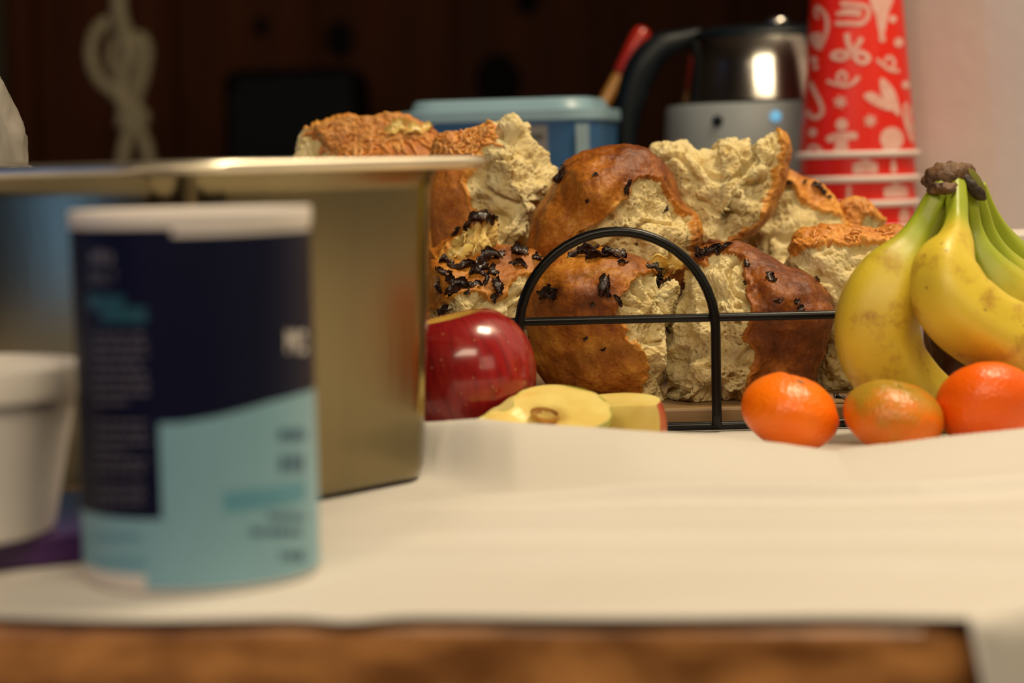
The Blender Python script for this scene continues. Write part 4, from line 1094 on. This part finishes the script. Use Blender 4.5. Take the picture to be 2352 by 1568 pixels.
# ------------------------------------------------------------------ blue tub
TD = 1.565
TX0, TX1 = P(935, 270, TD + .04)[0], P(1416, 270, TD)[0]
tcx = (TX0 + TX1) / 2; lidz = P(1300, 266, TD - .05)[2]
tbx = thing('ice_cream_tub', 'blue plastic tub with a pale blue stepped lid and grey printed label, behind the bread', 'tub', (tcx, TD + .01, .0015), math.radians(-14))
def rrect(hx, hy, r, n=8):
    pts = []
    for sx, sy, a0 in ((1, 1, 0), (-1, 1, PI / 2), (-1, -1, PI), (1, -1, 1.5 * PI)):
        for k in range(n + 1):
            a_ = a0 + PI / 2 * k / n; pts.append((sx * (hx - r) + r * math.cos(a_), sy * (hy - r) + r * math.sin(a_)))
    return pts
def loft(secs, cap0=True, cap1=True):
    V = []; Fc = []; n = None
    for (hx, hy, r, z) in secs:
        pts = rrect(hx, hy, r); n = len(pts); V += [(p[0], p[1], z) for p in pts]
    for j in range(len(secs) - 1):
        for i in range(n): Fc.append((j * n + i, j * n + (i + 1) % n, (j + 1) * n + (i + 1) % n, (j + 1) * n + i))
    if cap0: Fc.append(tuple(reversed(range(n))))
    if cap1: Fc.append(tuple(range((len(secs) - 1) * n, len(secs) * n)))
    return MB().add(V, Fc)
hx = (TX1 - TX0) / 2 - .001; hy = .056; lz = lidz - .0015
loft([(hx * .86, hy * .84, .02, 0), (hx * .87, hy * .85, .022, .003), (hx * .97, hy * .965, .026, lz - .002), (hx * .97, hy * .965, .026, lz)]).build('tub_body', M_bluetub, tbx, True, 40)
lid = loft([(hx * .985, hy * .985, .027, lz - .003), (hx, hy, .028, lz - .002), (hx, hy, .028, lz + .0045), (hx * .985, hy * .98, .027, lz + .0055), (hx * .90, hy * .86, .024, lz + .006), (hx * .86, hy * .8, .022, lz + .0125), (hx * .84, hy * .77, .02, lz + .0135)]).build('lid', M_bluelid, tbx, True, 40)
def tubface(x0, x1, z0, z1, m_, nm, lift):
    f = lambda z: hy * (.85 + .115 * z / lz) + lift
    V = [(x0, -f(z0), z0), (x1, -f(z0), z0), (x1, -f(z1), z1), (x0, -f(z1), z1), (x0, -f(z0) + .002, z0), (x1, -f(z0) + .002, z0), (x1, -f(z1) + .002, z1), (x0, -f(z1) + .002, z1)]
    return MB().add(V, [(0, 1, 2, 3), (0, 4, 5, 1), (1, 5, 6, 2), (2, 6, 7, 3), (3, 7, 4, 0)]).build(nm, m_, tbx, False)
tubface(.012, .040, .06, lz - .006, M_tublabel, 'label', .0006)
for k in range(6): tubface(.016, .037 - .004 * (k % 3), lz - .016 - k * .011, lz - .0125 - k * .011, M_tublabel_line, 'label_print', .0009)
tubface(.0625 - .002, .0715 - .002, .06, lz - .006, M_tubstripe, 'pale_stripe', .0006)
# ------------------------------------------------------------------ red tipped stick
st0 = P(1388, 235, 1.72); st1 = P(1474, 78, 1.72)
dirv = Vector(st1 - st0).normalized(); tbase = Vector(st0) - dirv * ((st0[2] - .002) / dirv.z)
stick = thing('cooking_utensil', 'amber wooden handle with a red rubber tip leaning up beside the kettle', 'utensil', tuple(tbase))
L1 = (Vector(st1) - tbase).length
MB().tube([tuple(dirv * t) for t in (0.0, .02, .1, L1 - .034)], [.004, .0046, .0046, .0050], 14).build('wooden_handle', M_stick, stick)
MB().tube([tuple(dirv * t) for t in (L1 - .036, L1 - .034, L1 - .02, L1 - .004, L1 + .003, L1 + .0055)], [.0056, .0062, .0070, .0080, .0068, .003], 16).build('red_tip', M_redtip, stick)
# ------------------------------------------------------------------ white box by the wall
wz = P(2320, 528, 1.28)[2]
bx = thing('white_carton', 'plain white carton standing between the bananas and the wall', 'box', (.336, 1.262, .0015), math.radians(4))
o = MB().box((-.055, -.03, 0), (.065, .045, wz - .002)).build('carton_body', M_paperwhite, bx, False); bevel(o, .0015)
M_yellowprint = mat('yellow_print', (.72, .58, .22), .5, var=.1)
o = MB().box((.018, -.0304, wz - .013), (.052, -.0299, wz - .005)).build('yellow_print', M_yellowprint, bx, False)

# ------------------------------------------------------------------ steel pan
UA = math.radians(50); u_ = np.array([math.cos(UA), math.sin(UA)]); v_ = np.array([-math.sin(UA), math.cos(UA)])
nc = np.array([-.128, .838]); LU, LV = .163, .162
pc = nc + u_ * LU / 2 + v_ * LV / 2
pan = thing('steam_table_pan', 'deep stainless steel pan with a wide flat rim, standing beside the whole apple', 'pan', (pc[0], pc[1], .0022), UA)
H = .1418; a1, b1 = LU / 2, LV / 2; fl = .018
secs = [(a1 * .86, b1 * .87, .016, .0), (a1 * .895, b1 * .90, .020, .0012), (a1 * .915, b1 * .92, .022, .006), (a1 * .93, b1 * .935, .022, .03), (a1 * .985, b1 * .985, .024, H - .012), (a1, b1, .025, H - .006), (a1 + .002, b1 + .002, .026, H - .0015), (a1 + fl - .005, b1 + fl - .005, .034, H - .0005), (a1 + fl - .0034, b1 + fl - .0034, .035, H - .0024), (a1 + fl - .001, b1 + fl - .001, .036, H - .0030), (a1 + fl + .0012, b1 + fl + .0012, .036, H - .0020), (a1 + fl + .002, b1 + fl + .002, .036, H), (a1 + fl + .0012, b1 + fl + .0012, .036, H + .0020), (a1 + fl - .001, b1 + fl - .001, .036, H + .0028), (a1 + fl - .004, b1 + fl - .004, .034, H + .0022),
        (a1 + .003, b1 + .003, .026, H + .0014), (a1 - .0012, b1 - .0012, .024, H - .004), (a1 * .97, b1 * .97, .022, H - .014), (a1 * .91, b1 * .915, .02, .012), (a1 * .87, b1 * .88, .018, .0025)]
M_bead = mat('highlight_steel_bead', (.86, .78, .62), .38, 1.0, var=.1)  # rim highlight put into the colour: much brighter steel than the pan body
loft(secs[:7] + secs[-5:]).build('pan_body', M_steel, pan, True, 50)
loft([secs[6]] + secs[7:15] + [secs[15]], False, False).build('flat_rim', M_bead, pan, True, 50)

# ------------------------------------------------------------------ salt canister
SD = .745; scx = P(452, 900, SD)[0]; SR = .0412
def sz(y, d): return P(455, y, d)[2]
SH = sz(482, SD - SR)
can = thing('salt_canister', 'navy and light blue cardboard salt canister standing near the table edge', 'canister', (scx, SD, .0015))
def cyl(px, py, lift):
    """Canister wall point under a photograph position, in canister coordinates."""
    r = SR + lift; d = SD - SR
    for _ in range(3):
        p = P(px, py, d); dx = np.clip((p[0] - scx) / r, -.995, .995); d = SD - r * math.sqrt(1 - dx * dx)
    p = P(px, py, d); return math.asin(np.clip((p[0] - scx) / r, -.995, .995)), p[2] - .0015
hh = SH - .0015
MB().lathe([(SR - .002, 0), (SR - .0005, .0006), (SR, .002), (SR, hh - .0060), (SR, hh - .0055)], 96).build('tube', M_paperwhite, can, True, 40)
MB().lathe([(SR, hh - .0060), (SR + .0007, hh - .0055), (SR + .0007, hh - .0006), (SR, hh), (SR - .0015, hh), (SR - .002, hh - .0025), (.001, hh - .0025)], 96, cap0=False).build('top_rim', M_paperwhite, can, True, 40)
def patch(nm, m_, lift, a0, a1, zlo, zhi, n=40, parent=None, mb=None):
    """Curved patch of label; zlo and zhi are functions of the angle."""
    V = []; Fc = []; r = SR + lift; rows = 4
    for i in range(n + 1):
        a_ = a0 + (a1 - a0) * i / n
        for k in range(rows + 1):
            z = zlo(a_) + (zhi(a_) - zlo(a_)) * k / rows; V.append((r * math.sin(a_), -r * math.cos(a_), z))
    for i in range(n):
        for k in range(rows):
            q = i * (rows + 1) + k; Fc.append((q, q + rows + 1, q + rows + 2, q + 1))
    if mb is not None: mb.add(V, Fc); return
    return MB().add(V, Fc).build(nm, m_, parent or can, True)
# boundaries read off the photograph, as angle/height
aS, _ = cyl(394, 520, 0); aB, _ = cyl(366, 1000, 0)
zt1 = cyl(300, 522, 0)[1]; zt2 = cyl(560, 537, 0)[1]
bdx = [cyl(x, y, 0) for x, y in ((366, 972), (420, 970), (500, 956), (560, 940), (620, 922), (690, 902))]
zb_l = cyl(300, 1190, 0)[1]
zbot_l = cyl(290, 1318, 0)[1]; zbot_r = cyl(460, 1352, 0)[1]; aBt, _ = cyl(335, 1330, 0)
big = math.radians(150)
A_ = np.array([b[0] for b in bdx]); Z_ = np.array([b[1] for b in bdx])
zmid = lambda a_: float(np.interp(a_, A_, Z_, right=Z_[-1] + 0))
ztop = lambda a_: zt1 if a_ < aS else zt2
patch('navy_label', M_navy, .00015, -big, aS, lambda a_: (zb_l if a_ < aB else zmid(a_)), lambda a_: zt1, 60)
patch('navy_label', M_navy, .0002, aS, big, lambda a_: zmid(a_), lambda a_: zt2, 60)
patch('navy_label', M_navy, .00022, -big, aB, lambda a_: zb_l, lambda a_: zt1, 60)
patch('light_blue_label', M_ltblue, .00018, aB, big, lambda a_: zbot_r, lambda a_: zmid(a_), 60)
patch('light_blue_label', M_ltblue, .00016, -big, aBt, lambda a_: zbot_l, lambda a_: zb_l, 60)
patch('light_blue_label', M_ltblue, .00017, aBt, aB + .001, lambda a_: zbot_r, lambda a_: zb_l, 10)
# printed marks
def marks(nm, m_, boxes, lift=.0004):
    mb = MB()
    for (x0, y0, x1, y1) in boxes:
        aa, z1 = cyl(x0, y0, lift); ab_, z0 = cyl(x1, y1, lift)
        patch(nm, m_, lift, aa, ab_, lambda a_, z=z0: z, lambda a_, z=z1: z, 6, mb=mb)
    o = mb.build(nm, m_, can, True); o['kind'] = 'stuff'; return o
def textlines(x0, x1, y0, y1, n, hgt, r):
    out = []
    for k in range(n):
        y = y0 + (y1 - y0) * k / max(1, n - 1); x = x0 + r.uniform(0, 6); end = x1 - (r.uniform(0, 10) if k % 4 != 3 else r.uniform(10, 50))
        while x < end - 4:
            w = r.uniform(7, 26); w = min(w, end - x); out.append((x, y, x + w, y + hgt)); x += w + 5
    return out
rr_ = random.Random(3)
tl = textlines(214, 344, 766, 918, 8, 9, rr_) + textlines(216, 342, 966, 1076, 6, 9, rr_) + textlines(218, 342, 1112, 1150, 3, 8, rr_)
marks('printed_text', M_print_grey, tl)
# letters of the upper white words
def letters(word, x, y, w, h, sw):
    out = []; gl = {'S': [(0, 0, 1, .18), (0, 0, .25, .55), (0, .42, 1, .58), (.75, .45, 1, 1), (0, .82, 1, 1)], 'A': [(0, .15, .25, 1), (.75, .15, 1, 1), (.1, 0, .9, .2), (.1, .5, .9, .66)], 'L': [(0, 0, .27, 1), (0, .82, 1, 1)], 'T': [(0, 0, 1, .18), (.37, 0, .63, 1)], 'M': [(0, 0, .24, 1), (.76, 0, 1, 1), (.24, .1, .44, .5), (.56, .1, .76, .5), (.4, .35, .6, .7)], 'O': [(0, .05, .25, .95), (.75, .05, 1, .95), (.1, 0, .9, .18), (.1, .82, .9, 1)]}
    for k, ch in enumerate(word):
        for (a_, b2, c, e) in gl[ch]: out.append((x + k * sw + a_ * w, y + b2 * h, x + k * sw + c * w, y + e * h))
    return out
marks('printed_letters', M_print_grey, letters('SALT', 206, 622, 12, 30, 16) + [(208, 578, 222, 604), (226, 574, 240, 604), (246, 580, 258, 606)])
marks('brand_letters', M_paperwhite, letters('M', 658, 758, 26, 52, 30) + letters('O', 690, 760, 14, 50, 30))
marks('teal_banner', M_print_teal, [(200, 676, 286, 712), (230, 704, 338, 742)])
marks('blue_text', M_print_blue, textlines(640, 704, 986, 986, 1, 24, rr_) + [(642, 1046, 660, 1082), (666, 1044, 684, 1082), (688, 1046, 700, 1082)] + textlines(614, 706, 1180, 1180, 1, 13, rr_) + textlines(574, 704, 1214, 1214, 1, 15, rr_) + textlines(640, 708, 1268, 1268, 1, 16, rr_))
marks('mid_blue_text', M_print_mid, [(512, 1130, 704, 1146)] + textlines(212, 330, 1228, 1228, 1, 12, rr_) + textlines(210, 346, 1284, 1284, 1, 14, rr_))

# ------------------------------------------------------------------ purple box and plastic tub
pb_ = thing('flat_box', 'flat purple box with gold trim lying under the frosted plastic tub', 'box', (-.235, .795, .0022), math.radians(24))
pw = .1
ob = MB().box((-.115, -.058, 0), (.088, .058, .0105)).build('box_body', M_purple, pb_, False); bevel(ob, .001)
MB().box((-.1146, .0581, .001), (.0876, .0587, .0098)).build('gold_trim', M_gold, pb_, False)
MB().box((-.1146, .0480, .0105), (.0876, .0575, .0109)).build('gold_trim', M_gold, pb_, False)
TR = .0545; tcx_ = P(184, 870, .772)[0] - TR
tb2 = thing('plastic_tub', 'frosted round plastic tub with a snap lid and pale contents, behind the salt canister', 'tub', (tcx_, .772, .0130))
th = .0605
MB().lathe([(TR * .74, 0), (TR * .775, .001), (TR * .79, .004), (TR * .93, th - .016), (TR * .95, th - .010), (TR * .95, th - .002), (TR * .93, th - .002), (TR * .91, th - .012), (TR * .765, .006), (.001, .0035)], 72, cap1=False).build('tub_wall', M_tubclear, tb2, True, 40)
MB().lathe([(TR * .965, th - .0105), (TR, th - .0098), (TR * 1.0, th - .001), (TR * .985, th + .0005), (TR * .93, th + .0005), (TR * .90, th - .002), (TR * .3, th - .0018), (.001, th - .0018)], 72, cap0=False).build('snap_lid', M_tublid, tb2, True, 40)
cv = MB().lathe([(TR * .755, .0065), (TR * .86, .030), (TR * .80, .036), (TR * .5, .041), (TR * .2, .039), (.001, .040)], 60)
V = np.array(cv.v); V[:, 2] += np.where(V[:, 2] > .012, .0022 * pnoise(V * 90), 0); cv.v = [tuple(v) for v in V]
cv.build('contents', M_filling, tb2)

# ------------------------------------------------------------------ plastic bag behind the pan
bgd = 1.13
bagc = np.array([P(-70, 300, bgd)[0], bgd, .0015])
bag = thing('plastic_bag', 'crumpled clear plastic bag standing behind the steel pan', 'bag', tuple(bagc))
def bagprof(lev):
    out = []
    return out
pts_r = [(0, .060), (.03, .066), (.08, .070), (.135, P(60, 370, bgd)[0] - bagc[0]), (.142 + .0, P(63, 340, bgd)[0] - bagc[0]), (.152, P(61, 318, bgd)[0] - bagc[0]), (P(40, 250, bgd)[2], P(40, 250, bgd)[0] - bagc[0]), (P(14, 200, bgd)[2], P(14, 200, bgd)[0] - bagc[0]), (P(0, 180, bgd)[2], P(-2, 180, bgd)[0] - bagc[0]), (P(0, 150, bgd)[2], .010), (P(0, 100, bgd)[2], .014)]
zz_ = np.array([p[0] for p in pts_r]); rr2 = np.array([p[1] for p in pts_r]); o_ = np.argsort(zz_)
zl = np.linspace(.0, zz_.max(), 60); V = []; seg = 72
for z in zl:
    r = np.interp(z, zz_[o_], rr2[o_])
    for k in range(seg):
        a_ = 2 * PI * k / seg; V.append((r * math.cos(a_), r * math.sin(a_) * .8, z))
V = np.array(V)
cr_ = (1 - np.abs(pnoise(V * np.array([45, 45, 30]) + 4))) * .006 + (1 - np.abs(pnoise(V * np.array([110, 110, 60]) + 8))) * .003
rad_ = np.linalg.norm(V[:, :2], axis=1) + 1e-9; V[:, :2] *= ((rad_ - .0065 + cr_) / rad_)[:, None]
ii = np.arange(60 * seg).reshape(60, seg)
Q = np.stack([ii[:-1].ravel(), np.roll(ii[:-1], -1, 1).ravel(), np.roll(ii[1:], -1, 1).ravel(), ii[1:].ravel()], 1)
link('bag_film', fast_mesh('bag_film', V, Q, True), bag, M_bag)
# bread roll inside the bag gives the pale lower part
cvx = MB().lathe([(.001, 0), (.040, .004), (.054, .03), (.056, .08), (.054, .12), (.046, .138), (.030, .146), (.001, .149)], 40)
V = np.array(cvx.v); V[:, 1] *= .75; V += np.stack([pnoise(V * 60 + k) for k in range(3)], 1) * .003; cvx.v = [tuple(v) for v in V]
cvx.build('wrapped_contents', mat('wrapped_pale', (.52, .44, .31), .7, col2=(.38, .31, .21), scale=60, bump=.5, bscale=120), bag)

# ------------------------------------------------------------------ far things: rope, sideboard, black box
RD = 2.75
def rp(x, y, dd=0): return P(x, y, RD + dd)
rope = thing('rope', 'looped and knotted jute rope hanging in front of the dark panelling', 'rope', tuple(rp(275, 0)))
ro = rp(275, 0)
def rtube(pts, r, nm):
    S = spline([rp(*p) - ro for p in pts], 10); MB().tube([tuple(s) for s in S], [r * (1 + .10 * math.sin(k * 1.4)) for k in range(len(S))], 10).build(nm, M_rope, rope)
top_z = 1.75
pT = rp(272, -60) ; 
mbp = [np.array([pT[0], RD, 1.749]) - ro, np.array([pT[0], RD, pT[2] + .3]) - ro] + [rp(*p) - ro for p in ((272, -60), (272, 20), (288, 80), (290, 130), (276, 180), (284, 240), (304, 270))]
S = spline(mbp, 8); MB().tube([tuple(s) for s in S], .0105, 10).build('hanging_strand', M_rope, rope)
rtube([(300, 262), (262, 215), (222, 175), (208, 120), (222, 70), (250, 50, .01), (268, 70, .015), (256, 130, .015), (262, 170, .015)], .008, 'loop')
rtube([(300, 262), (316, 215), (330, 165), (336, 115), (322, 85), (308, 110), (312, 160, .012), (304, 215, .012), (290, 250, .01)], .0085, 'loop')
rtube([(306, 240), (288, 262), (284, 282), (312, 290), (326, 270), (308, 252), (292, 276)], .010, 'knot')
rtube([(304, 270), (294, 310), (284, 350), (278, 400)], .0090, 'tail')
rtube([(306, 270), (324, 310), (338, 350), (346, 400)], .0090, 'tail')
sb = thing('sideboard', 'dark low sideboard against the back wall behind the steel pan', 'sideboard', (-.25, 2.95, FZ))
o = MB().box((-.75, -.24, .06), (.75, .24, .86)).build('cabinet_body', M_sideboard, sb, False); bevel(o, .004)
o = MB().box((-.78, -.26, .86), (.78, .26, .885)).build('top_board', M_sideboard, sb, False); bevel(o, .004)
for sx in (-.7, .7):
    for sy in (-.2, .2): MB().box((sx - .025, sy - .025, 0), (sx + .025, sy + .025, .06)).build('leg', M_sideboard, sb, False)
for sx in (-.375, .375):
    dr_ = MB().box((sx - .35, -.252, .09), (sx + .35, -.24, .83)).build('door', M_sideboard, sb, False); bevel(dr_, .003)
    hnd = MB().lathe([(.001, 0), (.012, .0), (.014, .012), (.001, .018)], 16).build('knob', M_gold, dr_); hnd.rotation_euler = (PI / 2, 0, 0); hnd.location = (sx * .2, -.252, .5)
zt = FZ + .885
k0 = P(508, 150, 2.82); k1 = P(828, 165, 2.82)
spk = thing('black_speaker', 'black boxy speaker standing on the dark sideboard', 'speaker', ((k0[0] + k1[0]) / 2, 2.92, zt))
hw = (k1[0] - k0[0]) / 2; hz = P(660, 155, 2.82)[2] - zt
o = MB().box((-hw, -.1, 0), (hw, .1, hz)).build('cabinet', M_blackbox, spk, False); bevel(o, .02, 4)
o = MB().box((-hw * .9, -.104, .03), (hw * .9, -.1, hz - .03)).build('front_grille', M_blackbox, spk, False); bevel(o, .003)
#END
